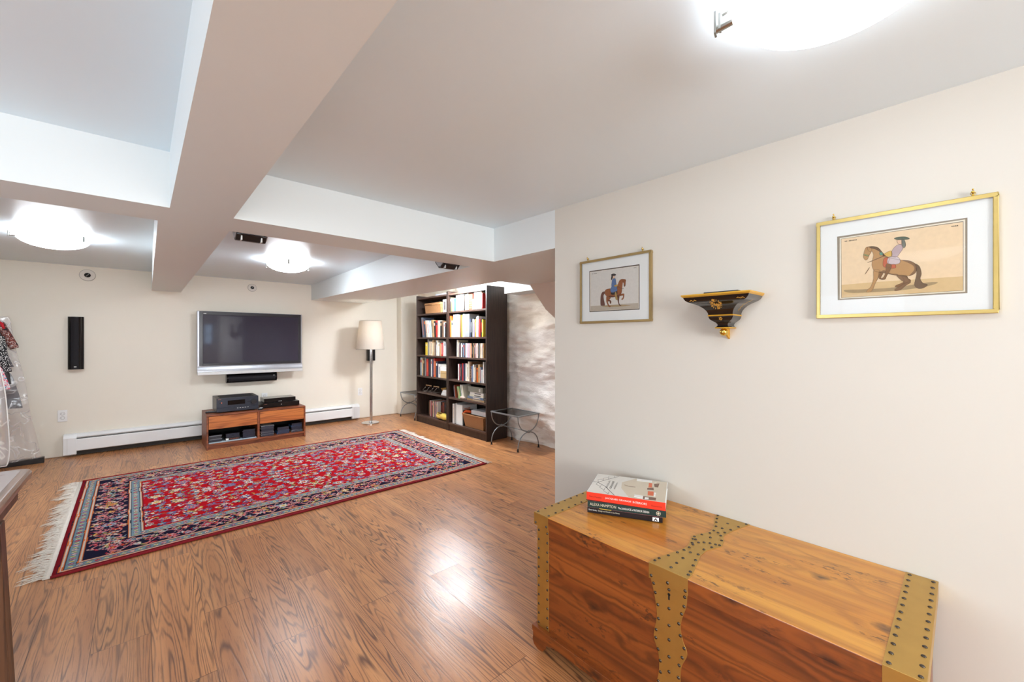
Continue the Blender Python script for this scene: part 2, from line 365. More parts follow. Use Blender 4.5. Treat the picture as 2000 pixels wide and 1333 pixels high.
SMALL_ART=[
 ('line',[(1.545,1.732),(1.204,1.728),(1.204,1.478),(1.544,1.481)],'mat_line'),
 ('cream',[(1.54,1.726),(1.209,1.722),(1.209,1.483),(1.539,1.486)],'mat_cream'),
 ('paper',[(1.536,1.724),(1.212,1.72),(1.212,1.484),(1.536,1.488)],'paper_grey'),
 ('ground',[(1.536,1.517),(1.397,1.516),(1.212,1.515),(1.212,1.484),(1.536,1.488)],'art_ground_grey'),
 ('ground_shade',[(1.455,1.512),(1.387,1.514),(1.313,1.511),(1.259,1.504),(1.322,1.502),(1.416,1.505)],'art_ground_dark'),
 ('tail',[(1.433,1.598),(1.45,1.594),(1.46,1.575),(1.463,1.542),(1.46,1.517),(1.445,1.514),(1.432,1.517),(1.438,1.548),(1.441,1.573),(1.432,1.588)],'art_tail_red'),
 ('leg_back2',[(1.411,1.547),(1.39,1.541),(1.387,1.528),(1.392,1.521),(1.397,1.528),(1.397,1.535),(1.409,1.538)],'art_bay_dark'),
 ('leg_back',[(1.418,1.571),(1.391,1.564),(1.396,1.549),(1.41,1.538),(1.403,1.517),(1.39,1.506),(1.402,1.504),(1.414,1.52),(1.421,1.539)],'art_bay'),
 ('foreleg',[(1.349,1.568),(1.332,1.566),(1.335,1.533),(1.329,1.513),(1.318,1.507),(1.331,1.507),(1.34,1.525)],'art_bay_dark'),
 ('foreleg2',[(1.334,1.572),(1.303,1.575),(1.3,1.566),(1.303,1.548),(1.314,1.538),(1.318,1.544),(1.309,1.553),(1.31,1.564),(1.331,1.562)],'art_bay'),
 ('neck_body',[(1.331,1.652),(1.315,1.658),(1.304,1.654),(1.301,1.644),(1.308,1.641),(1.311,1.626),(1.315,1.602),(1.317,1.583),(1.327,1.568),(1.35,1.562),(1.378,1.559),(1.406,1.563),(1.423,1.572),(1.433,1.587),(1.428,1.605),(1.411,1.611),(1.387,1.611),(1.354,1.604),(1.344,1.627)],'art_bay'),
 ('belly',[(1.397,1.57),(1.359,1.566),(1.329,1.572),(1.327,1.568),(1.35,1.562),(1.378,1.559),(1.406,1.563)],'art_bay_dark'),
 ('head',[(1.308,1.656),(1.29,1.652),(1.291,1.639),(1.292,1.622),(1.297,1.612),(1.302,1.617),(1.304,1.633),(1.31,1.643)],'art_bay'),
 ('bridle',[(1.304,1.625),(1.292,1.622),(1.293,1.618),(1.303,1.621)],'ink'),
 ('reins',[(1.35,1.624),(1.32,1.606),(1.304,1.605),(1.304,1.603),(1.32,1.604),(1.35,1.621)],'ink'),
 ('saddle',[(1.387,1.589),(1.35,1.592),(1.349,1.576),(1.383,1.574)],'art_dark'),
 ('coat_skirt',[(1.378,1.628),(1.355,1.624),(1.347,1.609),(1.348,1.593),(1.382,1.586),(1.393,1.604)],'art_blue'),
 ('coat',[(1.377,1.666),(1.359,1.667),(1.354,1.646),(1.353,1.629),(1.371,1.62),(1.385,1.624),(1.383,1.649)],'art_blue'),
 ('cuff',[(1.365,1.628),(1.345,1.63),(1.343,1.622),(1.363,1.619)],'art_yellow'),
 ('leg',[(1.361,1.586),(1.353,1.588),(1.348,1.566),(1.342,1.547),(1.354,1.542),(1.362,1.567)],'art_boot'),
 ('face',[(1.375,1.684),(1.365,1.682),(1.364,1.669),(1.375,1.668)],'art_skin'),
 ('hair',[(1.383,1.688),(1.375,1.684),(1.378,1.669),(1.387,1.659),(1.388,1.672)],'art_dark'),
 ('hat',[(1.387,1.693),(1.369,1.696),(1.353,1.688),(1.364,1.682),(1.384,1.686)],'art_dark'),
]
NLX = 1.16
NLY = 0.20
NLR = 1.9
# ================================================================ THE SHELL
ZB = 1.925      # underside of the soffits
m = MB(); m.box(-2.8, 3.9, -3.2, 7.0, -0.12, 0.0); structure('floor', m, M_floor)
# ceiling: near bays drop a touch towards the camera
m = MB()
m.hexa([(-2.8,-3.2,2.045),(3.9,-3.2,2.045),(3.9,2.2,2.0735),(-2.8,2.2,2.0735),(-2.8,-3.2,2.3),(3.9,-3.2,2.3),(3.9,2.2,2.3),(-2.8,2.2,2.3)])
m.box(-2.8, 3.9, 2.2, 7.0, 2.157, 2.3)
structure('ceiling', m, M_ceil)
# far wall with a shallow jog near its right end
m = MB(); m.box(-2.8, 3.375, 6.78, 7.0, 0, 2.2); m.box(3.375, 3.9, 6.63, 7.0, 0, 2.2); structure('wall_far', m, M_wall, bevel=0.012)
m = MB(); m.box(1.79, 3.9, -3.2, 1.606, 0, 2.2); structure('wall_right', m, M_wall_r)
def holed_wall(mb, axis, c0, c1, lo, hi, holes, z1=2.2):
    # wall slab at axis between c0..c1 running lo..hi with window openings
    xs = sorted([lo, hi]+[h[0] for h in holes]+[h[1] for h in holes])
    for a, b in zip(xs[:-1], xs[1:]):
        h = [q for q in holes if q[0] <= a+1e-6 and q[1] >= b-1e-6]
        segs = [(0, z1)] if not h else [(0, h[0][2]), (h[0][3], z1)]
        for s0, s1 in segs:
            if s1-s0 < 1e-4: continue
            if axis == 'Y': mb.box(a, b, c0, c1, s0, s1)
            else: mb.box(c0, c1, a, b, s0, s1)
m = MB(); holed_wall(m, 'Y', -3.2, -3.0, -2.8, 3.9, [(-0.9, 1.1, 0.8, 1.9), (1.45, 1.72, 1.15, 1.85)]); structure('wall_back', m, M_wall)
m = MB(); holed_wall(m, 'X', -2.8, -2.6, -3.2, 7.0, [(0.4, 2.2, 0.8, 1.9)]); structure('wall_left', m, M_wall)
def window(n, axis, c, a0, a1, z0, z1, bars):
    r = bpy.data.objects.new('window_%d' % n, None); COL.objects.link(r); r['kind'] = 'structure'
    r.location = ((a0+a1)/2, c, z0) if axis == 'Y' else (c, (a0+a1)/2, z0)
    f = MB(); g = MB()
    def bx(mb, p, q, s0, s1, t=0.03):
        if axis == 'Y': mb.box(p, q, c-t, c+t, s0, s1)
        else: mb.box(c-t, c+t, p, q, s0, s1)
    bx(f, a0, a0+0.05, z0, z1); bx(f, a1-0.05, a1, z0, z1); bx(f, a0+.05, a1-.05, z0, z0+0.05); bx(f, a0+.05, a1-.05, z1-0.05, z1)
    for i in range(1, bars+1):
        x = a0+(a1-a0)*i/(bars+1); bx(f, x-0.012, x+0.012, z0+.05, z1-.05, 0.015)
    zc = (z0+z1)/2; bx(f, a0+.05, a1-.05, zc-0.012, zc+0.012, 0.012)
    bx(g, a0+.05, a1-.05, z0+.05, z1-.05, 0.003)
    f.build('window_frame', M_white, r); g.build('window_pane', M_glass, r)
window(1, 'Y', -3.1, -0.9, 1.1, 0.8, 1.9, 2)  # unseen window added to let fill light in from behind
window(2, 'Y', -3.1, 1.45, 1.72, 1.15, 1.85, 0)
window(3, 'X', -2.7, 0.4, 2.2, 0.8, 1.9, 2)  # unseen side window, added for its fill light
# stone wall on the right of the far bays
def stone_wall():
    t = NT('limewashed_rubble'); o = t.obj(); x, y, z = t.sep(o)
    v = t.comb(t.math('MULTIPLY', y, 1.0), t.math('MULTIPLY', z, 2.0), x)
    n = t.noise(v, 4.2, 5.0, 0.55, 0.15); pat = t.noise(v, 1.4, 2.0, 0.5)
    cr = t.noise(t.comb(t.math('MULTIPLY', y, 1.2), t.math('MULTIPLY', z, 4.0), x), 3.0, 4.0, 0.6, 0.2)
    crk = t.n('ShaderNodeMapRange', {'Value': t.math('ABSOLUTE', t.math('SUBTRACT', cr, 0.5)), 'From Min': 0.0, 'From Max': 0.018, 'To Min': 1.0, 'To Max': 0.0}).outputs[0]
    crk = t.math('MULTIPLY', crk, t.n('ShaderNodeMapRange', {'Value': t.noise(v, 2.6, 2.0), 'From Min': 0.52, 'From Max': 0.66}).outputs[0])
    stain = t.n('ShaderNodeMapRange', {'Value': t.math('ADD', t.math('MULTIPLY', z, 0.35), pat), 'From Min': 0.75, 'From Max': 1.25}).outputs[0]
    c = t.mix(stain, srgb(246, 240, 233), srgb(234, 219, 199))
    c = t.mix(t.math('MULTIPLY', crk, t.math('MULTIPLY', n, 0.5)), c, srgb(150, 124, 102))
    hh = t.math('ADD', n, t.math('MULTIPLY', crk, -0.18))
    mat = t.P(color=c, rough=0.9, normal=t.bump(hh, 0.6, 0.045))
    mb = MB(); ny, nz = 260, 150; y0, y1 = 1.606, 6.63
    from mathutils import noise as NO
    for j in range(nz+1):
        for i in range(ny+1):
            yy = y0+(y1-y0)*i/ny; zz = 2.2*j/nz
            d = NO.noise(Vector((yy*1.9, zz*3.4, 1.0)))*0.06+NO.noise(Vector((yy*5.5, zz*11, 4.0)))*0.030
            r = NO.noise(Vector((yy*4, zz*16, 9.0)));  d += 0.02*max(0, r)
            if yy > 3.95 and yy < 4.3: d -= 0.03*math.exp(-((yy-4.1)/0.1)**2)
            mb.v.append((3.66-min(0.02, max(-0.05, d-0.02)), yy, zz))
    for j in range(nz):
        for i in range(ny):
            a = j*(ny+1)+i; mb.f.append((a, a+1, a+ny+2, a+ny+1)); mb.m.append(0)
    k = len(mb.v)
    mb.box(3.72, 3.9, 1.606, 6.63, 0, 2.2)
    structure('wall_stone', mb, mat, smooth=True, autos=1.2)
stone_wall()
# main beam (runs away from the camera), cross beam and the wide soffit beside the stone wall; undersides rise slightly to the far wall
ZN = 1.847
def zb(y): return ZN if y <= 2.43 else ZN+(1.925-ZN)*(y-2.43)/4.35
def slab8(m, p, z0s, z1): m.hexa([(x, y, z) for (x, y), z in zip(p, z0s)]+[(x, y, z1) for x, y in p])
m = MB(); slab8(m, [(0.084,-3.0),(0.2996,-3.0),(0.2996,2.165),(0.084,2.165)], [ZN]*4, 2.16)
slab8(m, [(0.053,2.43),(0.321,2.43),(0.3725,6.78),(0.089,6.78)], [ZN,ZN,1.925,1.925], 2.17); structure('trim_1', m, M_beam)
m = MB(); m.box(-2.6, 1.79, 2.165, 2.43, ZN, 2.19); structure('trim_2', m, M_beam)
m = MB()
slab8(m, [(1.79,1.606),(3.66,1.606),(3.66,2.43),(1.79,2.43)], [ZN]*4, 2.19)
slab8(m, [(1.79,2.43),(3.66,2.43),(3.66,2.90),(1.8066,2.90)], [ZN,ZN,zb(2.9),zb(2.9)], 2.19)
slab8(m, [(1.8066,2.90),(2.47,2.90),(2.76,6.78),(1.944,6.78)], [zb(2.9),zb(2.9),1.925,1.925], 2.19)
structure('trim_3', m, M_beam)
# boxed pipe chase along the top of the stone wall
m = MB(); m.box(3.42, 3.70, 2.90, 3.93, 1.90, 2.17); structure('trim_4', m, M_beam)
# closed side of the stair that comes down behind the right-hand wall
m = MB(); m.prism([(2.90,1.87),(2.865,1.855),(2.647,1.597),(2.537,1.515),(1.606,0.5),(1.606,1.87)], 'X', 2.82, 2.92); structure('trim_5', m, paint('stair_side_paint', (214,190,172), 0.6))

# ================================================================ CEILING LIGHTS
def ceiling_light(x, y, z, label, rot=0.0, R=0.205, angs=None, glass=None):
    r = thing('ceiling_light', (x, y, z), label, 'ceiling light', 'opal bowl ceiling lights')
    mb = MB(); k0 = R/0.205
    prof = [(R*math.cos(a), -0.030-0.088*math.sin(a)) for a in [i/14*PI/2*0.999 for i in range(15)]]
    mb.lathe([(R-0.004, -0.029)]+prof, (x, y, z), 64, cap0=False); mb.build('glass_bowl', glass or M_bowl, r, smooth=True)
    mb = MB(); mb.lathe([(0.15, 0.0), (0.15, -0.012), (0.13, -0.02), (0.05, -0.022)], (x, y, z), 48); mb.build('ceiling_plate', M_white, r, smooth=True, autos=0.6)
    for a in (angs or [rot+k*2*PI/3 for k in range(3)]):
        cx, cy = math.cos(a), math.sin(a)
        mb = MB(); px = lambda rr, zz: (x+cx*rr*k0, y+cy*rr*k0, z+zz)
        mb.tube([px(0.14, -0.012), px(0.22, -0.03)], 0.003, 8)
        t = Vector((-cy, cx, 0))*0.009
        for rr, z0, z1 in ((0.222, -0.062, -0.028), (0.232, -0.068, -0.02)):
            p = Vector(px(rr, 0)); q = Vector(px(rr+0.005, 0))
            mb.hexa([tuple(p-t+Vector((0,0,z0))), tuple(q-t+Vector((0,0,z0))), tuple(q+t+Vector((0,0,z0))), tuple(p+t+Vector((0,0,z0))),
                     tuple(p-t+Vector((0,0,z1))), tuple(q-t+Vector((0,0,z1))), tuple(q+t+Vector((0,0,z1))), tuple(p+t+Vector((0,0,z1)))])
        p = Vector(px(0.198, -0.052)); q = Vector(px(0.235, -0.058)); mb.tube([p, q], 0.008, 10)
        mb.build('clip', M_steel, r, smooth=True, autos=0.6)
    return r
ceiling_light(1.0, 0.165, 2.06, 'lit bowl ceiling light above the wooden chest, cut off by the top of the picture', 1.8, 0.188, [1.8, 3.7, 5.45], M_bowl_near)
ceiling_light(-0.52, 4.87, 2.157, 'lit white bowl ceiling light left of the main beam, near the clothes rack', -0.73)
ceiling_light(1.165, 4.87, 2.157, 'lit white bowl ceiling light on the far ceiling above the television side of the rug', 2.41)
ceiling_light(3.02, 4.62, 2.157, 'lit white bowl ceiling light in the recess in front of the bookcases', 0.3, glass=M_bowl_bright)
ceiling_light(-1.1, 0.2, 2.06, 'added unseen white bowl fill light in the left bay beside the camera', 0.3, glass=M_bowl_near)  # unseen fixture added as fill beside the camera
ceiling_light(-1.0, -1.9, 2.05, 'added unseen white bowl fill light near the back windows, left bay', 0.3, glass=M_bowl_near)  # added fill fixture behind the camera, out of view
ceiling_light(1.0, -1.7, 2.05, 'added unseen white bowl fill light near the back windows, right bay', 0.3, glass=M_bowl_near)  # second added fill fixture behind the camera, never seen

# ================================================================ FAR WALL
def far_wall():
    # television
    r = thing('television', (1.15, 6.66, 0.85), 'wide flat television with silver surround hung on the far wall', 'television')
    m = MB(); m.box(0.60, 1.70, 6.66, 6.775, 0.98, 1.60); m.build('wall_mount', M_blk, r)
    m = MB(); m.box(0.527, 1.772, 6.625, 6.665, 0.872, 1.687)
    m.build('housing', M_silver, r, bevel=0.006)
    m = MB()
    x0, x1, z0, z1 = 0.549, 1.752, 0.972, 1.681; a0, a1, b0, b1 = 0.586, 1.717, 1.005, 1.639
    y = 6.613
    m.box(x0, a0, y, 6.63, z0, z1); m.box(a1, x1, y, 6.63, z0, z1); m.box(a0, a1, y, 6.63, z0, b0); m.box(a0, a1, y, 6.63, b1, z1)
    m.build('bezel', plain('charcoal_bezel', (52, 51, 56), 0.2, var=0.05), r, bevel=0.002)
    m = MB(); m.box(a0, a1, 6.619, 6.63, b0, b1)
    t = NT('dark_plasma_glass'); scr = t.P(color=srgb(58, 56, 70), rough=0.06, spec=0.6)
    m.build('screen', scr, r)
    # curved lower speaker band
    m = MB(); n = 8
    pts = [(6.632, 0.972)]+[(6.625-0.02*math.sin(i/n*PI/2), 0.966-0.072*i/n) for i in range(n+1)]+[(6.632, 0.893)]
    m.prism([(p[0], p[1]) for p in pts], 'X', 0.53, 1.772); m.build('speaker_band', M_silver, r, smooth=True, autos=0.5)
    m = MB(); m.box(0.529, 1.773, 6.598, 6.635, 0.852, 0.892)
    m.build('lower_strip', M_silver2, r, bevel=0.004)
    for xx in (1.008, 1.295): m = MB(); m.box(xx-0.001, xx+0.001, 6.5975, 6.60, 0.853, 0.891); m.build('strip_seam', M_silver, r)
    k = srgb; dk = plain('logo_grey', (60, 60, 66), 0.5)
    m = MB()
    # the maker's mark is an illegible row of dark letters
    for a, b in ((1.11, 1.121), (1.1235, 1.1265), (1.1275, 1.1305), (1.137, 1.146), (1.148, 1.156), (1.159, 1.168), (1.170, 1.179), (1.181, 1.194)):
        m.box(a, b, 6.6125, 6.6155, 0.926, 0.936)
    m.build('maker_mark', dk, r)
    m = MB(); m.box(0.592, 0.622, 6.6123, 6.6132, 1.652, 1.657); m.build('corner_mark', M_silver2, r)
    # wall speaker at the left
    r = thing('wall_speaker', (-0.553, 6.74, 0.98), 'tall slim black speaker on the far wall at the left, above an outlet', 'speaker')
    m = MB(); n = 12; x0, x1 = -0.615, -0.49
    pts = [(x0, 6.775)]+[(x0+(x1-x0)*i/n, 6.735-0.03*math.sin(PI*i/n)**0.6) for i in range(n+1)]+[(x1, 6.775)]
    m.prism(pts, 'Z', 0.978, 1.572); m.build('cabinet', M_blk_gloss, r, smooth=True, autos=0.6)
    m = MB(); g0, g1 = x0+0.01, x1-0.018
    pts = [(g0, 6.735)]+[(g0+(g1-g0)*i/n, 6.733-0.033*math.sin(PI*i/n)**0.6) for i in range(n+1)]+[(g1, 6.735)]
    m.prism(pts, 'Z', 0.985, 1.565); m.build('grille', M_grille, r, smooth=True, autos=0.6)
    m = MB(); m.box(-0.565, -0.545, 6.698, 6.7, 1.003, 1.012); m.build('badge', M_silver2, r)
    # centre speaker below the television
    r = thing('centre_speaker', (1.15, 6.73, 0.725), 'long black bar speaker hung under the television', 'speaker')
    m = MB(); pts = [(6.775, 0.725), (6.775, 0.845)]+[(6.70-0.03*math.sin(PI*i/n)**0.6, 0.845-0.12*i/n) for i in range(n+1)]
    m.prism(pts, 'X', 0.848, 1.452); m.build('cabinet', M_blk_gloss, r, smooth=True, autos=0.6)
    m = MB(); pts = [(6.70, 0.732), (6.70, 0.838)]+[(6.698-0.033*math.sin(PI*i/n)**0.6, 0.838-0.106*i/n) for i in range(n+1)]
    m.prism(pts, 'X', 0.87, 1.43); m.build('grille', M_grille, r, smooth=True, autos=0.6)
    m = MB(); m.box(1.405, 1.415, 6.664, 6.668, 0.80, 0.812); m.build('badge', M_silver2, r)
    # little speaker behind the lamp
    r = thing('small_wall_speaker', (2.87, 6.73, 0.96), 'small black box speaker on the wall behind the floor lamp', 'speaker')
    m = MB(); m.box(2.81, 2.935, 6.70, 6.775, 0.96, 1.18); m.build('cabinet', M_blk, r, bevel=0.006)
    m = MB(); m.box(2.85, 2.895, 6.694, 6.702, 0.972, 1.168); m.build('grille', M_grille, r, bevel=0.003)
    # round capped ports
    for x, z, rr, lab in ((-0.464, 2.056, 0.064, 'round white wall port with dark centre above the tall wall speaker'), (1.161, 2.051, 0.052, 'round white wall port with dark centre above the television')):
        r = thing('wall_port', (x, 6.775, z), lab, 'wall port', 'round ports near the top of the far wall')
        m = MB(); n = 40
        vs = [(x+rr*math.cos(2*PI*i/n), z+rr*0.98*math.sin(2*PI*i/n)) for i in range(n)]
        m.prism(vs, 'Y', 6.771, 6.779); m.build('cover_plate', plain('cream_plate', (224, 218, 208), 0.6, var=0.02), r, bevel=0.002)
        m = MB(); ring = [(x+rr*1.03*math.cos(2*PI*i/n), 6.7785, z+rr*1.01*math.sin(2*PI*i/n)) for i in range(n)]
        m.tube(ring, 0.0016, 6, closed=True); m.build('seam', plain('seam_grey', (150, 143, 134), 0.8), r)
        m = MB(); vs = [(x+0.42*rr*math.cos(2*PI*i/n), z+0.40*rr*math.sin(2*PI*i/n)) for i in range(n)]
        m.prism(vs, 'Y', 6.768, 6.772); m.build('opening', M_void, r)
        m = MB(); m.tube([(x-0.2*rr, 6.766, z-0.25*rr), (x+0.2*rr, 6.766, z+0.25*rr)], 0.004, 6); m.build('vane', M_iron, r)
    # outlets
    def outlet(x0, x1, z0, z1, lab):
        xc, zc = (x0+x1)/2, (z0+z1)/2
        r = thing('wall_outlet', (xc, 6.775, z0), lab, 'wall outlet', 'white outlets on the far wall')
        m = MB(); m.box(x0, x1, 6.772, 6.779, z0, z1); m.build('face_plate', M_plastic_w, r, bevel=0.002)
        for dz in (-0.024, 0.024):
            m = MB(); n = 20; m.prism([(xc+0.0165*math.cos(2*PI*i/n), zc+dz+0.0145*math.sin(2*PI*i/n)) for i in range(n)], 'Y', 6.7705, 6.773)
            rc = m.build('receptacle', M_plastic_w, r, bevel=0.0008)
            m = MB()
            m.tube([(xc+0.0175*math.cos(2*PI*i/n), 6.7715, zc+dz+0.0155*math.sin(2*PI*i/n)) for i in range(n)], 0.0009, 5, closed=True)
            m.box(xc-0.007, xc-0.005, 6.7698, 6.771, zc+dz-0.004, zc+dz+0.005); m.box(xc+0.005, xc+0.007, 6.7698, 6.771, zc+dz-0.004, zc+dz+0.005)
            m.build('slots', plain('slot_dark', (70, 68, 66), 0.6), rc)
    outlet(-0.696, -0.621, 0.395, 0.525, 'white double outlet low on the far wall, under the tall wall speaker')
    outlet(2.666, 2.742, 0.385, 0.507, 'white double outlet on the far wall, left of the floor lamp pole')
    outlet(1.275, 1.350, 0.42, 0.545, 'white outlet plate half hidden behind the stacked disc players')
    # baseboard heater
    r = thing('baseboard_heater', (1.0, 6.74, 0.0), 'long white baseboard heater along the foot of the far wall', 'heater')
    prof = [(6.778, 0.03), (6.70, 0.03), (6.695, 0.045), (6.695, 0.17), (6.702, 0.185), (6.716, 0.19), (6.716, 0.2), (6.705, 0.212), (6.712, 0.236), (6.73, 0.247), (6.778, 0.249)]
    m = MB(); m.prism([(6.72,0.06),(6.702,0.06),(6.697,0.068),(6.697,0.188),(6.703,0.194),(6.72,0.194)], 'X', -0.55, 2.55)
    m.build('front_panel', M_white, r, bevel=0.002)
    m = MB(); m.prism([(6.778, 0.196), (6.735, 0.196), (6.705, 0.214), (6.703, 0.222), (6.725, 0.246), (6.778, 0.249)], 'X', -0.55, 2.55); m.build('top_damper', M_white, r, bevel=0.002)
    m = MB(); m.box(-0.55, 2.55, 6.735, 6.778, 0.01, 0.19); m.build('dark_element', plain('heater_dark', (46, 42, 38), 0.7), r)
    for xa, xb in ((-0.648, -0.545), (2.545, 2.667)):
        m = MB(); m.prism([(6.778,0.022),(6.70,0.022),(6.694,0.03),(6.694,0.21),(6.71,0.242),(6.73,0.25),(6.778,0.251)], 'X', xa, xb)
        e = m.build('end_cap', M_white, r, bevel=0.003)
        m = MB(); m.box(xa+0.03, xa+0.033, 6.6925, 6.696, 0.03, 0.21); m.build('cap_seam', M_silver2, e)
far_wall()

# ================================================================ SPEAKERS HUNG BEHIND THE CROSS BEAM
def hung_speaker(x0, x1, lab):
    yb = 2.432; dz = -0.066
    r = thing('hung_speaker', ((x0+x1)/2, yb+0.05, 1.885+dz), lab, 'speaker', 'slim speakers hung on the back of the cross beam')
    m = MB(); m.box(x0+0.02, x1-0.02, yb-0.001, yb+0.018, 1.91+dz, 2.02+dz); m.build('wall_mount', M_blk, r)
    y = lambda v: v-2.81+yb+0.018
    m = MB(); m.prism([(y(a), b+dz) for a, b in [(2.81, 2.03), (2.90, 2.03), (2.925, 1.99), (2.915, 1.93), (2.87, 1.888), (2.84, 1.885), (2.81, 1.91)]], 'X', x0, x1)
    m.build('cabinet', M_blk, r, bevel=0.003)
    for a0, a1 in ((x0-0.004, x0+0.002), (x1-0.002, x1+0.004)):
        m = MB(); m.prism([(y(a), b+dz) for a, b in [(2.812,2.02),(2.89,2.02),(2.912,1.985),(2.902,1.935),(2.868,1.90),(2.843,1.897),(2.814,1.915)]], 'X', a0, a1); m.build('end_plate', M_silver, r)
    for a0 in (x0+0.02, x1-0.026):
        m = MB(); m.box(a0, a0+0.006, y(2.815), y(2.86), 1.884+dz, 1.94+dz); m.build('trim_strip', M_silver2, r)
hung_speaker(0.352, 0.486, 'black slim speaker hung behind the cross beam, next to the main beam')
hung_speaker(1.565, 1.705, 'black slim speaker hung behind the cross beam, near the wide right-hand soffit')

# ================================================================ FLOOR LAMP
def floor_lamp(x, y):
    r = thing('floor_lamp', (x, y, 0), 'tall chrome floor lamp with cream drum shade beside the heater', 'floor lamp')
    m = MB(); m.lathe([(0.134, 0.0), (0.134, 0.012), (0.128, 0.016), (0.02, 0.02), (0.02, 0.03)], (x, y, 0), 48); m.build('base', M_chrome, r, smooth=True, autos=0.5)
    m = MB(); m.lathe([(0.0105, 0.02), (0.0105, 1.22), (0.016, 1.222), (0.016, 1.27)], (x, y, 0), 20); m.build('pole', M_chrome, r, smooth=True, autos=0.5)
    m = MB(); m.lathe([(0.010, 0.03), (0.010, 1.18)], (x+0.024, y, 0), 16); m.lathe([(0.010, 0.03), (0.010, 1.18)], (x-0.001, y, 0), 4); m.build('second_rod', M_chrome, r, smooth=True, autos=0.5)
    t = NT('cream_lampshade'); d = t.n('ShaderNodeBsdfDiffuse', {0: srgb(196, 188, 177)}); tl = t.n('ShaderNodeBsdfTranslucent', {0: srgb(240, 222, 196)})
    mx = t.n('ShaderNodeMixShader', {0: 0.10, 1: d.outputs[0], 2: tl.outputs[0]}); t.t.links.new(mx.outputs[0], t.t.nodes['Material Output'].inputs[0])
    m = MB(); m.lathe([(0.214, 1.165), (0.165, 1.612)], (x, y, 0), 64, cap0=False, cap1=False); m.build('lamp_shade', t.mat, r, smooth=True)
    m = MB()
    for rr, z in ((0.2145, 1.165), (0.1655, 1.612)): m.tube([(x+rr*math.cos(a*PI/24), y+rr*math.sin(a*PI/24), z) for a in range(48)], 0.0025, 6, closed=True)
    for k in range(3): m.tube([(x, y, 1.595), (x+0.165*math.cos(k*2.09), y+0.165*math.sin(k*2.09), 1.61)], 0.002, 6)
    m.tube([(x,y,1.27),(x,y,1.6)], 0.003, 6)
    m.build('shade_ring', M_steel, r)
    m = MB(); m.ball((x, y, 1.36), 0.032, 16); m.build('bulb', M_bulb, r, smooth=True)
    m = MB(); m.lathe([(0.018,0),(0.018,0.07)], (x,y,1.2), 16); m.build('socket', M_steel, r)
    l = bpy.data.lights.new('lamp_bulb_light', 'POINT'); l.energy = 1.3; l.color = (1.0, 0.88, 0.72); l.shadow_soft_size = 0.035
    o = bpy.data.objects.new('lamp_bulb_light', l); COL.objects.link(o); o.parent = r; o.location = (0, 0, 1.45)
floor_lamp(2.67, 6.28)

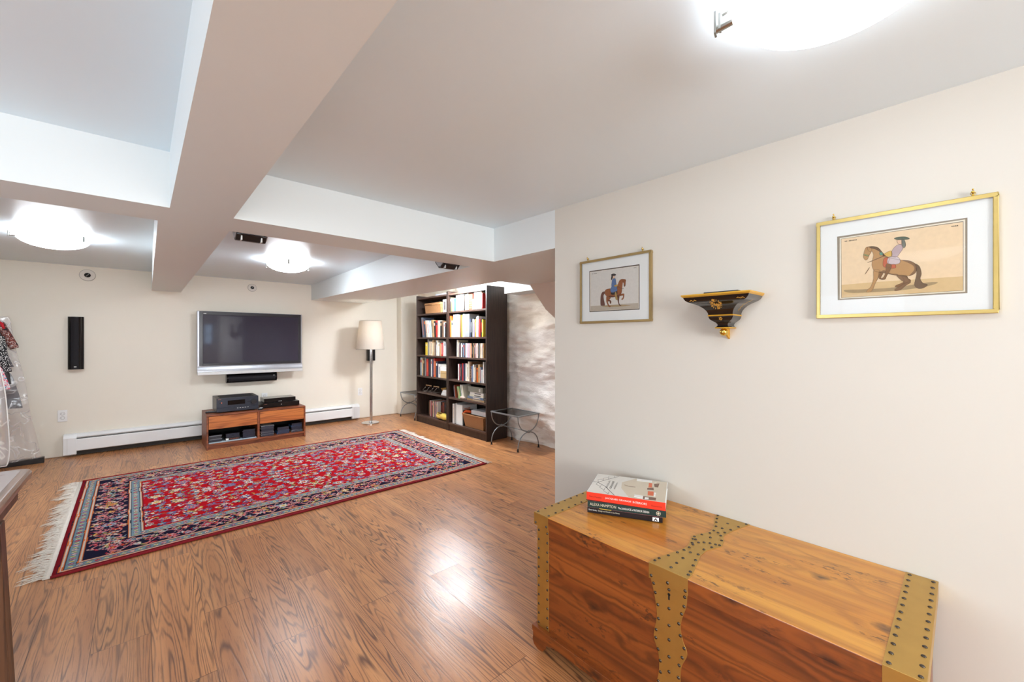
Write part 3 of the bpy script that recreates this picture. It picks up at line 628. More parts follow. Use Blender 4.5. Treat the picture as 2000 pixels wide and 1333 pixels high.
# ================================================================ LOW TEAK CONSOLE AND WHAT STANDS ON AND IN IT
def console():
    x0, x1, y0, y1 = 0.567, 1.65, 6.01, 6.53
    r = thing('media_console', ((x0+x1)/2, (y0+y1)/2, 0), 'low teak media console with two drawers and open shelves under the television', 'media console')
    m = MB(); t = 0.018
    m.box(x0, x1, y0, y1, 0.398, 0.416); m.build('top', M_teak, r, bevel=0.002)
    for a in (x0, x1-t):
        m = MB(); m.box(a, a+t, y0, y1, 0, 0.398); m.build('side_panel', M_teak, r, bevel=0.002)
    m = MB(); m.box(1.088, 1.112, y0+0.002, y1, 0.07, 0.398); m.build('divider', M_teak, r, bevel=0.001)
    m = MB(); m.box(x0+t, x1-t, y0+0.002, y1, 0.05, 0.070); m.build('bottom_shelf', M_teak, r, bevel=0.001)
    m = MB(); m.box(x0+t, x1-t, y0+0.03, y0+0.045, 0.0, 0.05); m.build('plinth', M_teak, r)
    m = MB(); m.box(x0+t, x1-t, y1-0.01, y1, 0.07, 0.398); m.build('back_panel', M_void, r)
    for a, b in ((x0+t+0.003, 1.085), (1.115, x1-t-0.003)):
        m = MB(); m.box(a, b, y0+0.001, y0+0.018, 0.243, 0.394)
        d = m.build('drawer', M_teak_front, r, bevel=0.0015)
        m = MB(); m.box(a+0.01, b-0.01, y0+0.018, y0+0.40, 0.26, 0.38); m.build('drawer_box', M_teak, d)
    ZT = 0.416
    # receiver
    x0, x1, f, bk, z0, z1 = 0.672, 1.112, 6.09, 6.47, ZT+0.012, 0.595
    r = thing('av_receiver', ((x0+x1)/2, 6.28, ZT), 'large black audio receiver with round volume knob on the teak console', 'receiver')
    m = MB(); m.box(x0, x1, f+0.012, bk, z0, z1); m.build('case', M_blk, r, bevel=0.003)
    m = MB()
    for i in range(12): m.box(x0+0.04, x1-0.04, f+0.06+i*0.025, f+0.068+i*0.025, z1, z1+0.0008)
    m.build('vent_slots', M_grille, r)
    m = MB(); m.box(x0, x1, f, f+0.012, z0+0.05, z1); m.build('front_panel', plain('slate_metal', (54, 58, 68), 0.3, 0.5, var=0.05), r, bevel=0.002)
    m = MB(); m.box(x0, x1, f-0.006, f+0.012, z0, z0+0.05); m.build('lower_panel', plain('slate_metal', (54,58,68)), r, bevel=0.003)
    m = MB(); m.box(0.785, 0.966, f-0.0025, f, 0.508, 0.562); m.build('display', M_blk_gloss, r)
    m = MB(); n = 40; m.prism([(1.059+0.032*math.cos(2*PI*i/n), 0.528+0.032*math.sin(2*PI*i/n)) for i in range(n)], 'Y', f-0.022, f); m.build('volume_knob', M_blk, r, bevel=0.003)
    for i in range(10):
        m = MB(); m.box(0.745+i*0.027, 0.760+i*0.027, f-0.0095, f-0.005, z0+0.033, z0+0.037)
        m.build('button', M_silver2 if i > 4 else M_blk, r)
    for i in range(3):
        m = MB(); m.box(0.983+i*0.014, 0.993+i*0.014, f-0.003, f, 0.528, 0.538); m.build('button', M_blk, r)
    m = MB(); m.box(0.695, 0.715, f-0.0025, f, 0.532, 0.544); m.build('power_button', M_blk, r)
    m = MB(); m.box(0.719, 0.727, f-0.003, f, 0.532, 0.546); m.build('power_light', plain('orange_light', (235, 110, 50), 0.4), r)
    # maker's name on the panel: too blurred to read in the photo, a short row of pale letters
    m = MB()
    for i in range(5): m.box(0.688+i*0.0065, 0.6925+i*0.0065, f-0.0008, f, 0.579, 0.5835)
    m.build('maker_mark', plain('copper_letters', (190, 130, 110), 0.5), r)
    for sx in (x0+0.03, x1-0.06):
        for sy in (f+0.03, bk-0.06): m = MB(); m.lathe([(0.014, 0), (0.014, 0.0125)], (sx+0.015, sy+0.015, ZT), 16); m.build('foot', M_blk, r)
    def player(name, x0, x1, f, bk, z0, z1, lab, gloss):
        r = thing(name, ((x0+x1)/2, (f+bk)/2, z0), lab, 'disc player', 'stacked disc players on the console')
        m = MB(); m.box(x0, x1, f+0.008, bk, z0+0.005, z1); m.build('case', M_blk_gloss if gloss else M_blk, r, bevel=0.002)
        m = MB(); m.box(x0, x1, f, f+0.008, z0+0.006, z1); m.build('front_panel', M_blk_gloss, r, bevel=0.002)
        m = MB(); m.box((x0+x1)/2-0.04, (x0+x1)/2+0.07, f-0.001, f, z0+0.022, z0+0.034); m.build('display', M_blk_gloss, r)
        m = MB()
        if not gloss:
            for i in range(4): m.box(x0+0.02+i*0.008, x0+0.026+i*0.008, f-0.001, f, z1-0.014, z1-0.0105)
            m.build('maker_mark', plain('copper_letters', (190,130,110)), r)
            m = MB(); m.box((x0+x1)/2-0.004, (x0+x1)/2+0.004, f-0.0014, f, z0+0.034, z0+0.04); m.build('indicator', M_silver2, r)
        else:
            for i in range(4): m.box((x0+x1)/2-0.02+i*0.011, (x0+x1)/2-0.013+i*0.011, f-0.001, f, z0+0.01, z0+0.016)
            m.build('maker_mark', M_silver2, r)
        for sx in (x0+0.03, x1-0.03):
            for sy in (f+0.04, bk-0.03): m = MB(); m.lathe([(0.01, 0), (0.01, 0.0055)], (sx, sy, z0), 12); m.build('foot', M_blk, r)
    player('disc_player', 1.165, 1.602, 6.12, 6.40, ZT, ZT+0.066, 'lower matt black disc player on the right of the teak console', False)
    player('disc_player', 1.185, 1.56, 6.14, 6.38, ZT+0.0665, ZT+0.122, 'upper glossy black disc player on top of the wider one', True)
    # remotes
    def remote(name, x, y, a, L, lab, col):
        r = thing(name, (x, y, ZT), lab, 'remote control', rz=a)
        m = MB(); m.box(-0.024, 0.024, -L/2, L/2, 0, 0.018); m.build('body', M_blk, r, bevel=0.006)
        m = MB()
        for i in range(5):
            for j in range(3): m.box(-0.015+j*0.011, -0.008+j*0.011, -L/2+0.02+i*0.018, -L/2+0.03+i*0.018, 0.018, 0.0205)
        b = m.build('buttons', col, r); b['kind'] = 'stuff'
    remote('remote_control', 0.635, 6.20, 1.3, 0.12, 'short dark remote lying at the left end of the console', M_iron)
    remote('remote_control', 1.142, 6.09, -0.35, 0.15, 'long black remote with silver keys between receiver and disc players', M_silver2)
    # discs on the open shelves
    def case(x0, x1, y0, y1, z, h, colr, lab, grp, rot=0.0):
        xc, yc = (x0+x1)/2, (y0+y1)/2
        o = thing('disc_case', (xc, yc, z), lab, 'disc case', grp, rz=rot)
        w, d = (x1-x0)/2, (y1-y0)/2
        m = MB(); m.box(-w, w, -d+0.002, d, 0.0, h-0.0006); m.build('cover', colr, o, bevel=0.0006)
        m = MB(); m.box(-w+0.003, w-0.003, -d-0.0006, -d+0.002, 0.0012, h-0.0022); m.build('spine_card', plain('card_%d' % (len(_mc) % 6), random.choice([(60,60,66),(110,112,118),(40,42,60),(150,150,150),(80,76,78)]), 0.5), o)
    DK = plain('dark_disc_case', (40, 40, 46), 0.25); BL = plain('blue_disc_case', (52, 92, 140), 0.3); GY = plain('grey_disc_case', (124, 126, 130), 0.3); WH = plain('pale_disc_case', (205, 206, 204), 0.3); BK2 = plain('black_disc_case', (24, 24, 27), 0.25)
    stacks = [  # x0, x1, base z, top z, colours from the bottom up, where
      (0.592, 0.722, 0.080, 0.162, [BK2, DK, DK, BK2, DK, BK2], 'left stack, left opening of the console'),
      (0.762, 0.902, 0.0925, 0.160, [BK2, BK2, DK, BK2, DK], 'middle stack, left opening of the console'),
      (0.935, 1.070, 0.080, 0.186, [DK, DK, BK2, DK, DK, BK2, DK, BK2], 'right stack, left opening of the console'),
      (1.130, 1.272, 0.0702, 0.205, [BK2, WH, DK, WH, GY, BK2, DK, GY, DK, WH], 'tall pale stack beside the console divider'),
      (1.322, 1.460, 0.0702, 0.160, [BL, BL, BL, DK, DK, BK2], 'blue stack, middle of the right opening'),
      (1.488, 1.618, 0.0702, 0.190, [GY, WH, BK2, DK, DK, BL, BL, BK2, DK], 'right end stack, right opening of the console')]
    m = MB(); m.box(0.592, 1.082, 6.03, 6.32, 0.0702, 0.0795)
    o = m.build('shelf_liner_board', plain('pale_blue_board', (172, 190, 200), 0.6, var=0.12, scale=40), at=(0.84, 6.15, 0.0702), bevel=0.001); tag(o, 'pale blue-grey flat folder under the left discs of the console', 'folder')
    ordn = ['lowest', 'second', 'third', 'fourth', 'fifth', 'sixth', 'seventh', 'eighth', 'ninth', 'tenth']
    names = {DK.name: 'charcoal', BL.name: 'blue', GY.name: 'grey', WH.name: 'pale silver', BK2.name: 'black'}
    for si, (a, b, z0, z1, cols, where) in enumerate(stacks):
        if si == 1:
            z0 = 0.0797
            o = thing('disc_box_set', (0.832, 6.15, z0), 'black disc box with white sticker, under the middle stack in the console', 'disc box')
            m = MB(); m.box(0.757, 0.907, 6.055, 6.24, z0, z0+0.031); m.build('box', M_blk, o, bevel=0.001)
            m = MB(); m.box(0.762, 0.79, 6.0542, 6.055, z0+0.003, z0+0.024); m.build('sticker', M_white_mount, o)
            m = MB()
            for i in range(6): m.box(0.80+i*0.016, 0.81+i*0.016, 6.0542, 6.055, z0+0.008, z0+0.02)
            m.build('spine_lettering', plain('rust_letters', (130, 62, 44), 0.6), o); z0 += 0.0312
        if si in (0, 2): z0 = 0.0797
        h = (z1-z0)/len(cols)
        for i, c in enumerate(cols):
            j = random.uniform(-0.004, 0.004)
            case(a+j, b+j, 6.05 if si != 3 else 6.03, 6.20, z0+i*h, h-0.0002, c, '%s disc case, %s up in the %s' % (names[c.name], ordn[i], where), 'disc cases stacked in the console', random.uniform(-0.03, 0.03))
console()
# ================================================================ SMALL IRON TABLES
def iron_table(x0, x1, y0, y1, lab):
    H = 0.42; xc, yc = (x0+x1)/2, (y0+y1)/2
    r = thing('side_table', (xc, yc, 0), lab, 'side table', 'small iron side tables with glass tops')
    m = MB(); t = 0.014
    m.box(x0, x1, y0, y0+t, H-0.016, H); m.box(x0, x1, y1-t, y1, H-0.016, H); m.box(x0, x0+t, y0+t, y1-t, H-0.016, H); m.box(x1-t, x1, y0+t, y1-t, H-0.016, H)
    m.build('top_frame', M_iron, r, bevel=0.002)
    m = MB(); m.box(x0+t, x1-t, y0+t, y1-t, H-0.010, H-0.004); m.build('glass_top', M_smoked, r)
    zc = 0.215; w = (x1-x0)/2-0.008
    for yy in (y0+0.012, y1-0.012):
        k = 20
        up = [(xc-w*math.cos(PI*i/k), yy, H-0.018-(H-0.018-zc-0.004)*math.sin(PI*i/k)**0.9) for i in range(k+1)]
        dn = [(xc-w*math.cos(PI*i/k), yy, 0.012+(zc-0.016)*math.sin(PI*i/k)**0.85) for i in range(k+1)]
        m = MB(); m.tube(up, 0.0065, 10); m.build('upper_arc', M_iron, r, smooth=True)
        m = MB(); m.tube(dn, 0.0065, 10); m.build('leg_arc', M_iron, r, smooth=True)
        m = MB(); m.ball((xc, yy-0.006 if yy < yc else yy+0.006, zc), 0.017, 14); m.build('boss', M_iron, r, smooth=True)
        for sx in (xc-w, xc+w):
            m = MB(); m.lathe([(0.017, 0), (0.017, 0.003), (0.010, 0.006), (0.0095, 0.035), (0.0065, 0.037)], (sx, yy, 0), 14); m.build('foot', M_blk, r, smooth=True, autos=0.5)
    m = MB(); m.tube([(xc, y0+0.012, zc), (xc, y1-0.012, zc)], 0.0055, 10); m.build('stretcher', M_iron, r, smooth=True)
iron_table(3.245, 3.605, 3.485, 3.995, 'small iron table with smoked glass top between the bookcase side and the right-hand wall')
iron_table(3.285, 3.635, 5.99, 6.50, 'small iron table partly hidden behind the far end of the left bookcase')

# ================================================================ BOOKCASES
SH = [0.112, 0.486, 0.745, 1.071, 1.352, 1.720]      # upper faces of the shelves
def bookcase(y0, y1, lab):
    X0, X1, H, t = 3.285, 3.635, 2.016, 0.022
    r = thing('bookcase', ((X0+X1)/2, (y0+y1)/2, 0), lab, 'bookcase', 'pair of dark brown bookcases')
    for a in (y0, y1-t):
        m = MB(); m.box(X0, X1, a, a+t, 0, H); m.build('side_panel', M_case, r, bevel=0.001)
    for i, z in enumerate(SH):
        m = MB(); m.box(X0+0.004, X1-0.01, y0+t, y1-t, z-0.024, z); m.build('shelf', M_shelfm, r, bevel=0.001)
    m = MB(); m.box(X0+0.004, X1-0.01, y0+t, y1-t, 1.955, 1.979); m.build('top_board', M_shelfm, r, bevel=0.001)
    m = MB(); m.box(X0+0.012, X0+0.03, y0+t, y1-t, 0, 0.088); m.build('plinth', M_case, r)
    m = MB(); m.box(X1-0.01, X1-0.002, y0+t, y1-t, 0.05, 2.0); m.build('back_panel', plain('black_brown_back', (36, 28, 25), 0.6), r)
bookcase(5.038, 5.935, 'left dark brown bookcase, with the clog on its bottom shelf')
bookcase(4.120, 5.030, 'right dark brown bookcase, nearer the camera, with the large basket on its bottom shelf')
BC = {'slate blue':(108,122,142),'dark blue':(66,76,98),'navy':(34,44,72),'blue':(58,96,142),'pale blue':(176,196,210),'grey blue':(116,130,148),'pale cyan':(196,216,220),
 'cream':(226,214,188),'ivory':(232,226,206),'white':(232,231,226),'tan':(196,160,112),'beige':(206,188,158),'brown':(122,92,70),'brown patterned':(120,86,58),'red brown':(150,76,54),
 'black':(30,28,30),'dark grey':(72,74,80),'grey':(136,137,138),'light grey':(190,190,190),'lilac grey':(168,166,180),'lilac':(196,176,206),'violet':(138,120,172),'pale grey':(204,204,203),
 'silver':(186,188,192),'red':(194,48,42),'crimson':(156,34,50),'red brick patterned':(186,62,40),'orange':(226,112,44),'orange and white':(236,212,186),'yellow':(226,196,60),'pink':(222,166,172),'pale green':(182,204,160),'green':(142,176,120)}
ORD = ['first','second','third','fourth','fifth','sixth','seventh','eighth','ninth','tenth','eleventh','twelfth','thirteenth','fourteenth','fifteenth','sixteenth','seventeenth','eighteenth','nineteenth','twentieth']
def nth(i): return ORD[i] if i < 20 else 'twenty-'+ORD[i-20]
def bcol(c): return plain('book_'+c.replace(' ', '_'), BC[c], 0.42, var=0.05, scale=30)
CONTR = ['black', 'white', 'red', 'tan', 'dark grey', 'cream', 'orange', 'navy']
def book(x, ya, yb, z, zt, c, lab, grp, depth, lean=0.0, kind='book'):
    """upright book; spine faces -X at x, thickness yb..ya, standing on z; lean tips its top towards +Y"""
    th = ya-yb; h = zt-z; yc = (ya+yb)/2
    o = thing(kind, (x, yc, z), lab, 'book' if kind == 'book' else 'disc case', grp)
    T = th/2*0.97; sh = h*math.tan(lean)
    m = MB()
    def sb(x0, x1, a, b, z0, z1, mi):
        f = lambda zz: sh*zz/h
        m.hexa([(x0,a+f(z0),z0),(x1,a+f(z0),z0),(x1,b+f(z0),z0),(x0,b+f(z0),z0),(x0,a+f(z1),z1),(x1,a+f(z1),z1),(x1,b+f(z1),z1),(x0,b+f(z1),z1)], mi)
    cv = min(0.0022, T*0.3)
    sb(0, depth, -T, -T+cv, 0, h, 0); sb(0, depth, T-cv, T, 0, h, 0); sb(0, 0.003, -T+cv, T-cv, 0, h, 0)
    m.v = [(a+x, b+yc, cc+z) for a, b, cc in m.v]; m.build('cover', bcol(c), o)
    m = MB(); sb(0.003, depth-0.004, -T+cv, T-cv, 0.002, h-0.004, 0); m.v = [(a+x, b+yc, cc+z) for a, b, cc in m.v]; m.build('pages', M_paper, o)
    # printed title area on the spine
    m = MB(); rr = random.random(); tc = random.choice(CONTR)
    if tc == c: tc = 'white' if c != 'white' else 'dark grey'
    w = T*0.62
    if 'patterned' in c:
        for i in range(6):
            for j in range(2):
                z0 = h*(0.1+0.14*i); a = -w+j*w*1.05+(0.0 if i % 2 else w*0.3); sb(-0.0005, 0.0, a, a+w*0.6, z0, z0+h*0.06, 0)
        tc = 'tan' if 'red' in c else 'black'
    elif rr < 0.35: sb(-0.0005, 0.0, -w*0.35, w*0.35, h*0.25, h*0.8, 0)
    elif rr < 0.7: sb(-0.0005, 0.0, -w, w, h*0.72, h*0.88, 0)
    else: sb(-0.0005, 0.0, -w*0.25, w*0.3, h*0.12, h*0.9, 0)
    m.v = [(a+x, b+yc, cc+z) for a, b, cc in m.v]; m.build('spine_print', bcol(tc), o)
    return o
ROWS = {
'L2':[(5.841,5.772,1.667,'slate blue'),(5.762,5.705,1.638,'dark blue'),(5.698,5.654,1.616,'cream'),(5.650,5.605,1.613,'white'),(5.600,5.564,1.612,'pale blue'),(5.530,5.475,1.619,'tan'),(5.462,5.421,1.597,'black'),(5.402,5.349,1.605,'red'),(5.33,5.27,1.602,'cream'),(5.267,5.222,1.59,'black'),(5.222,5.181,1.594,'brown'),(5.172,5.14,1.568,'white'),(5.14,5.123,1.562,'black')],
'L3':[(5.694,5.639,1.272,'yellow'),(5.635,5.596,1.318,'grey'),(5.588,5.541,1.287,'cream'),(5.537,5.493,1.283,'orange and white'),(5.493,5.455,1.313,'tan'),(5.453,5.417,1.273,'beige'),(5.416,5.384,1.268,'brown'),(5.38,5.352,1.308,'light grey'),(5.351,5.327,1.303,'cream'),(5.323,5.294,1.273,'white'),(5.292,5.268,1.269,'grey'),(5.265,5.243,1.259,'tan'),(5.239,5.193,1.269,'red'),(5.186,5.154,1.293,'white'),(5.152,5.123,1.284,'pale grey')],
'L4':[(5.857,5.808,1.03,'pale blue'),(5.8,5.769,1.021,'tan'),(5.767,5.731,1.017,'black'),(5.723,5.688,1.034,'grey'),(5.665,5.615,1.016,'red'),(5.611,5.541,1.013,'black'),(5.533,5.503,1.015,'white'),(5.501,5.47,1.011,'dark blue'),(5.461,5.427,1.027,'red'),(5.425,5.393,0.989,'orange'),(5.389,5.334,0.986,'navy'),(5.327,5.265,0.949,'white')],
'R1':[(4.998,4.972,1.926,'dark grey'),(4.968,4.948,1.919,'yellow'),(4.947,4.912,1.912,'pale blue'),(4.908,4.866,1.904,'blue'),(4.856,4.793,1.944,'white'),(4.791,4.756,1.946,'pink'),(4.753,4.705,1.947,'white'),(4.702,4.665,1.948,'light grey'),(4.662,4.635,1.936,'black'),(4.634,4.603,1.938,'cream'),(4.602,4.562,1.946,'ivory'),(4.559,4.465,1.938,'red brick patterned'),(4.463,4.427,1.862,'grey'),(4.424,4.386,1.945,'white'),(4.385,4.343,1.948,'pale blue'),(4.337,4.256,1.948,'beige'),(4.253,4.234,1.924,'red')],
'R2':[(5.000,4.968,1.657,'orange'),(4.967,4.925,1.589,'pale green'),(4.922,4.885,1.672,'white'),(4.882,4.785,1.676,'lilac grey'),(4.783,4.761,1.666,'white'),(4.758,4.724,1.66,'brown'),(4.721,4.693,1.658,'yellow'),(4.691,4.646,1.673,'pale cyan'),(4.643,4.524,1.666,'grey'),(4.518,4.495,1.596,'dark blue'),(4.493,4.468,1.6,'black'),(4.465,4.433,1.594,'grey'),(4.428,4.409,1.584,'violet'),(4.408,4.392,1.588,'yellow'),(4.391,4.378,1.592,'red'),(4.375,4.36,1.613,'white'),(4.357,4.32,1.627,'light grey'),(4.316,4.282,1.582,'red'),(4.28,4.247,1.587,'black'),(4.245,4.222,1.577,'yellow')],
'R3':[(4.841,4.812,1.31,'light grey'),(4.809,4.785,1.308,'beige'),(4.783,4.761,1.276,'grey'),(4.758,4.731,1.262,'black'),(4.727,4.707,1.262,'white'),(4.705,4.68,1.267,'dark grey'),(4.679,4.655,1.263,'grey blue'),(4.654,4.628,1.263,'navy'),(4.625,4.591,1.263,'white'),(4.576,4.556,1.263,'lilac'),(4.554,4.533,1.263,'pink'),(4.53,4.512,1.264,'white'),(4.51,4.492,1.264,'orange'),(4.49,4.472,1.264,'grey'),(4.47,4.452,1.264,'black'),(4.45,4.432,1.264,'tan'),(4.43,4.412,1.264,'dark grey'),(4.41,4.393,1.264,'red brown'),(4.39,4.373,1.264,'silver'),(4.371,4.353,1.264,'orange'),(4.351,4.334,1.265,'white'),(4.332,4.315,1.265,'black'),(4.312,4.296,1.265,'grey'),(4.293,4.276,1.265,'beige'),(4.274,4.257,1.265,'orange'),(4.255,4.239,1.265,'white'),(4.236,4.22,1.265,'tan')],
'R4':[(4.793,4.773,0.971,'white'),(4.772,4.754,0.974,'crimson'),(4.753,4.724,0.969,'navy'),(4.723,4.698,0.974,'black'),(4.696,4.677,0.986,'red'),(4.676,4.654,0.981,'blue'),(4.652,4.634,0.979,'navy'),(4.631,4.6,0.988,'white'),(4.597,4.562,0.985,'cream'),(4.559,4.53,1.016,'ivory'),(4.527,4.484,1.014,'brown patterned'),(4.481,4.459,0.958,'blue'),(4.458,4.433,0.979,'white'),(4.43,4.402,0.942,'cream'),(4.399,4.369,0.973,'brown'),(4.366,4.343,0.938,'orange'),(4.34,4.301,0.985,'tan'),(4.298,4.273,0.95,'slate blue'),(4.268,4.236,0.917,'light grey'),(4.234,4.217,1.021,'white')],
}
WH = {'L2':(1.352,'second shelf of the left bookcase'),'L3':(1.071,'third shelf of the left bookcase'),'L4':(0.745,'fourth shelf of the left bookcase'),
 'R1':(1.72,'top shelf of the right bookcase'),'R2':(1.352,'second shelf of the right bookcase'),'R3':(1.071,'third shelf of the right bookcase'),'R4':(0.745,'fourth shelf of the right bookcase')}
for k, row in ROWS.items():
    z, wh = WH[k]; z += 0.0006
    for i, (ya, yb, zt, c) in enumerate(row):
        lean = 0.0
        if k == 'L2' and i < 7: lean = [0.16, 0.16, 0.16, 0.16, 0.16, 0.13, 0.10][i]
        if k == 'L2' and i == 7: lean = 0.05
        hh = zt-z
        lab = '%s%s book%s, %s from left, %s' % ('wide ' if ya-yb > 0.06 else ('thin ' if ya-yb < 0.021 else ''), c, ' leaning left' if lean > 0.08 else '', nth(i), wh)
        dy = hh*math.tan(lean)
        x = 3.305+random.uniform(0, 0.012)
        book(x, ya-dy, yb-dy, z, zt, c, lab, 'books on the '+wh, random.uniform(0.15, 0.21) if hh > 0.2 else 0.13, lean)

M_wick = None
def wicker(name='woven_wicker'):
    t = NT(name); o = t.obj(); x, y, z = t.sep(o)
    u = t.math('ADD', x, y)
    a = t.math('SINE', t.math('MULTIPLY', u, 2*PI/0.018)); 
    row = t.math('SINE', t.math('MULTIPLY', z, 2*PI/0.014))
    hh = t.math('MULTIPLY', a, row); hh2 = t.math('ADD', t.math('MULTIPLY', hh, 0.5), 0.5)
    nz = t.noise(t.comb(t.math('MULTIPLY', u, 60.0), z, t.math('MULTIPLY', z, 140.0)), 1.0, 2.0)
    c = t.mix(nz, srgb(150, 92, 48), srgb(222, 168, 112)); c = t.mix(t.math('MULTIPLY', t.math('SUBTRACT', 1.0, hh2), 0.45), c, srgb(96, 54, 28))
    return t.P(color=c, rough=0.6, normal=t.bump(hh2, 0.9, 0.006))
M_wick = wicker()
def basket(x0, x1, y0, y1, z, h, lab, taper, lid=False, handle=False):
    r = thing('wicker_basket', ((x0+x1)/2, (y0+y1)/2, z), lab, 'basket', 'wicker baskets in the bookcases')
    d = taper; m = MB(); t = 0.012
    def frame(zz, k): return [(x0+d*(1-k), y0+d*(1-k)), (x1-d*(1-k), y0+d*(1-k)), (x1-d*(1-k), y1-d*(1-k)), (x0+d*(1-k), y1-d*(1-k))]
    a, b = frame(0, 0), frame(0, 1)
    out = [(p[0], p[1], z) for p in a]+[(p[0], p[1], z+h) for p in b]
    cx, cy = (x0+x1)/2, (y0+y1)/2
    ins = lambda p: (p[0]+(t if p[0] < cx else -t), p[1]+(t if p[1] < cy else -t))
    inn = [(*ins(p), z+0.01) for p in a]+[(*ins(p), z+h) for p in b]
    m.v = out+inn
    m.f = [(0,1,2,3),(0,1,5,4),(1,2,6,5),(2,3,7,6),(3,0,4,7),(8,9,10,11),(8,9,13,12),(9,10,14,13),(10,11,15,14),(11,8,12,15),(4,5,13,12),(5,6,14,13),(6,7,15,14),(7,4,12,15)]
    m.m = [0]*len(m.f); m.build('woven_body', M_wick, r, bevel=0.004)
    m = MB(); k = [(x0, y0), (x1, y0), (x1, y1), (x0, y1)]
    for off in (0, 0.006):
        m.tube([(p[0], p[1], z+h-off) for p in k], 0.0065, 8, closed=True)
    m.build('rim', M_wick, r, smooth=True)
    if lid:
        m = MB(); z1 = z+h+0.008
        m.hexa([(x0-0.005,y0,z1-0.004),(x1,y0,z1),(x1,y1,z1-0.0),(x0-0.005,y1,z1-0.004),(x0-0.005,y0,z1+0.016),(x1,y0,z1+0.02),(x1,y1,z1+0.02),(x0-0.005,y1,z1+0.016)]); m.build('lid', M_wick, r, bevel=0.004)
        m = MB(); m.tube([(x0-0.006, (y0+y1)/2-0.03, z1), (x0-0.014, (y0+y1)/2, z1-0.03), (x0-0.006, (y0+y1)/2+0.03, z1)], 0.003, 6); m.build('clasp', M_wick, r, smooth=True)
    if handle:
        m = MB(); yy = y1+0.004; xc = (x0+x1)/2
        m.tube([(xc-0.06, yy, z+h-0.02), (xc-0.04, yy+0.004, z+h+0.01), (xc+0.04, yy+0.004, z+h+0.01), (xc+0.06, yy, z+h-0.02)], 0.006, 8); m.build('handle', M_wick, r, smooth=True)
basket(3.30, 3.52, 5.235, 5.70, 1.7205, 0.135, 'small lidded wicker basket on the top shelf of the left bookcase', 0.01, lid=True)
basket(3.30, 3.58, 4.215, 4.68, 0.1125, 0.178, 'large open wicker basket on the bottom shelf of the right bookcase', 0.03, handle=True)
def slab(name, x0, x1, y0, y1, z0, z1, mat, lab, cat, rz=0.0, group=None, bevel=0.001, parts=None):
    o = thing(name, ((x0+x1)/2, (y0+y1)/2, z0), lab, cat, group, rz=rz)
    w, d = (x1-x0)/2, (y1-y0)/2; m = MB(); m.box(-w, w, -d, d, 0, z1-z0); m.build('body', mat, o, bevel=bevel)
    if parts: parts(o, w, d, z1-z0)
    return o
def lying_book(x0, x1, y0, y1, z0, z1, c, lab, rz=0.0, grp=None):
    o = thing('book', ((x0+x1)/2, (y0+y1)/2, z0), lab, 'book', grp, rz=rz); w, d, h = (x1-x0)/2, (y1-y0)/2, z1-z0; cv = min(0.003, h*0.2)
    m = MB(); m.box(-w, w, -d, d, 0, cv); m.box(-w, w, -d, d, h-cv, h); m.box(-w, -w+0.003, -d, d, cv, h-cv); m.build('cover', bcol(c), o, bevel=0.0006)
    m = MB(); m.box(-w+0.003, w-0.004, -d+0.003, d-0.003, cv, h-cv); m.build('pages', M_paper, o)
    m = MB(); m.box(-w-0.0005, -w, -d*0.6, d*0.3, h*0.3, h*0.7); m.build('spine_print', bcol('cream' if c not in ('cream','white','ivory') else 'dark grey'), o)
# top of the left bookcase and its top shelf
slab('flat_box', 3.32, 3.56, 5.145, 5.415, 1.980, 2.003, plain('grey_box_board', (152,152,158), 0.6), 'flat grey box lying on the very top of the left bookcase', 'box')
def photo_parts(o, w, d, h):
    m = MB(); m.box(-w-0.0008, -w, -d*0.6, d*0.6, h*0.18, h*0.84); m.build('photograph', plain('grey_photo', (92,90,90), 0.4, var=0.5, scale=30), o)
slab('framed_photo', 3.33, 3.345, 5.128, 5.222, 1.7205, 1.912, M_white_mount, 'small upright framed photograph beside the lidded basket', 'photo', parts=photo_parts)
# L4: boxes at the right end
slab('cardboard_box', 3.305, 3.50, 5.075, 5.250, 0.7455, 0.851, plain('tan_card', (202,172,120), 0.7), 'tan cardboard box at the right end of the fourth shelf of the left bookcase', 'box',
     parts=lambda o, w, d, h: (MB().box(-w-0.002, w+0.002, -d-0.002, d+0.002, h*0.62, h*0.66).build('lid_seam', plain('tan_seam', (150,122,80), 0.8), o)))  # darker tan band round the box marks the lid joint
slab('paper_box', 3.31, 3.50, 5.075, 5.255, 0.8515, 0.905, M_white_mount, 'lower white paper box on the tan cardboard box', 'box')
slab('paper_box', 3.315, 3.49, 5.085, 5.250, 0.9055, 0.948, plain('off_white_card', (226,224,216), 0.7), 'upper off-white paper box on the tan cardboard box', 'box')
# L5: two wire stands, mortar, papers
def wire_stand(y0, y1, lab):
    z = 0.4865; o = thing('wire_stand', (3.40, (y0+y1)/2, z), lab, 'wire stand', 'small wire stands with wooden handles'); m = MB()
    yy0, yy1 = y0+0.02, y1-0.02
    for a in (yy0+0.01, yy1-0.05):
        m.tube([(3.33, a+0.07, z+0.003), (3.36, a+0.03, z+0.05), (3.39, a, z+0.098)], 0.0028, 8)
        m.tube([(3.33, a+0.07, z+0.003), (3.46, a+0.05, z+0.003), (3.39, a, z+0.098)], 0.0022, 8)
    m.tube([(3.33, yy0+0.08, z+0.003), (3.33, yy1+0.02, z+0.003)], 0.0025, 8)
    m.build('wire_frame', M_chrome, o, smooth=True)
    m = MB(); m.tube([(3.39, yy0-0.01, z+0.098), (3.39, yy0+0.02, z+0.1), (3.39, yy1-0.06, z+0.1), (3.39, yy1-0.03, z+0.098)], [0.011, 0.0075, 0.0075, 0.011], 12); m.build('wooden_handle', plain('pale_wood', (206,170,126), 0.5), o, smooth=True)
wire_stand(5.64, 5.85, 'left wire stand with pale wooden handle in the left bookcase')
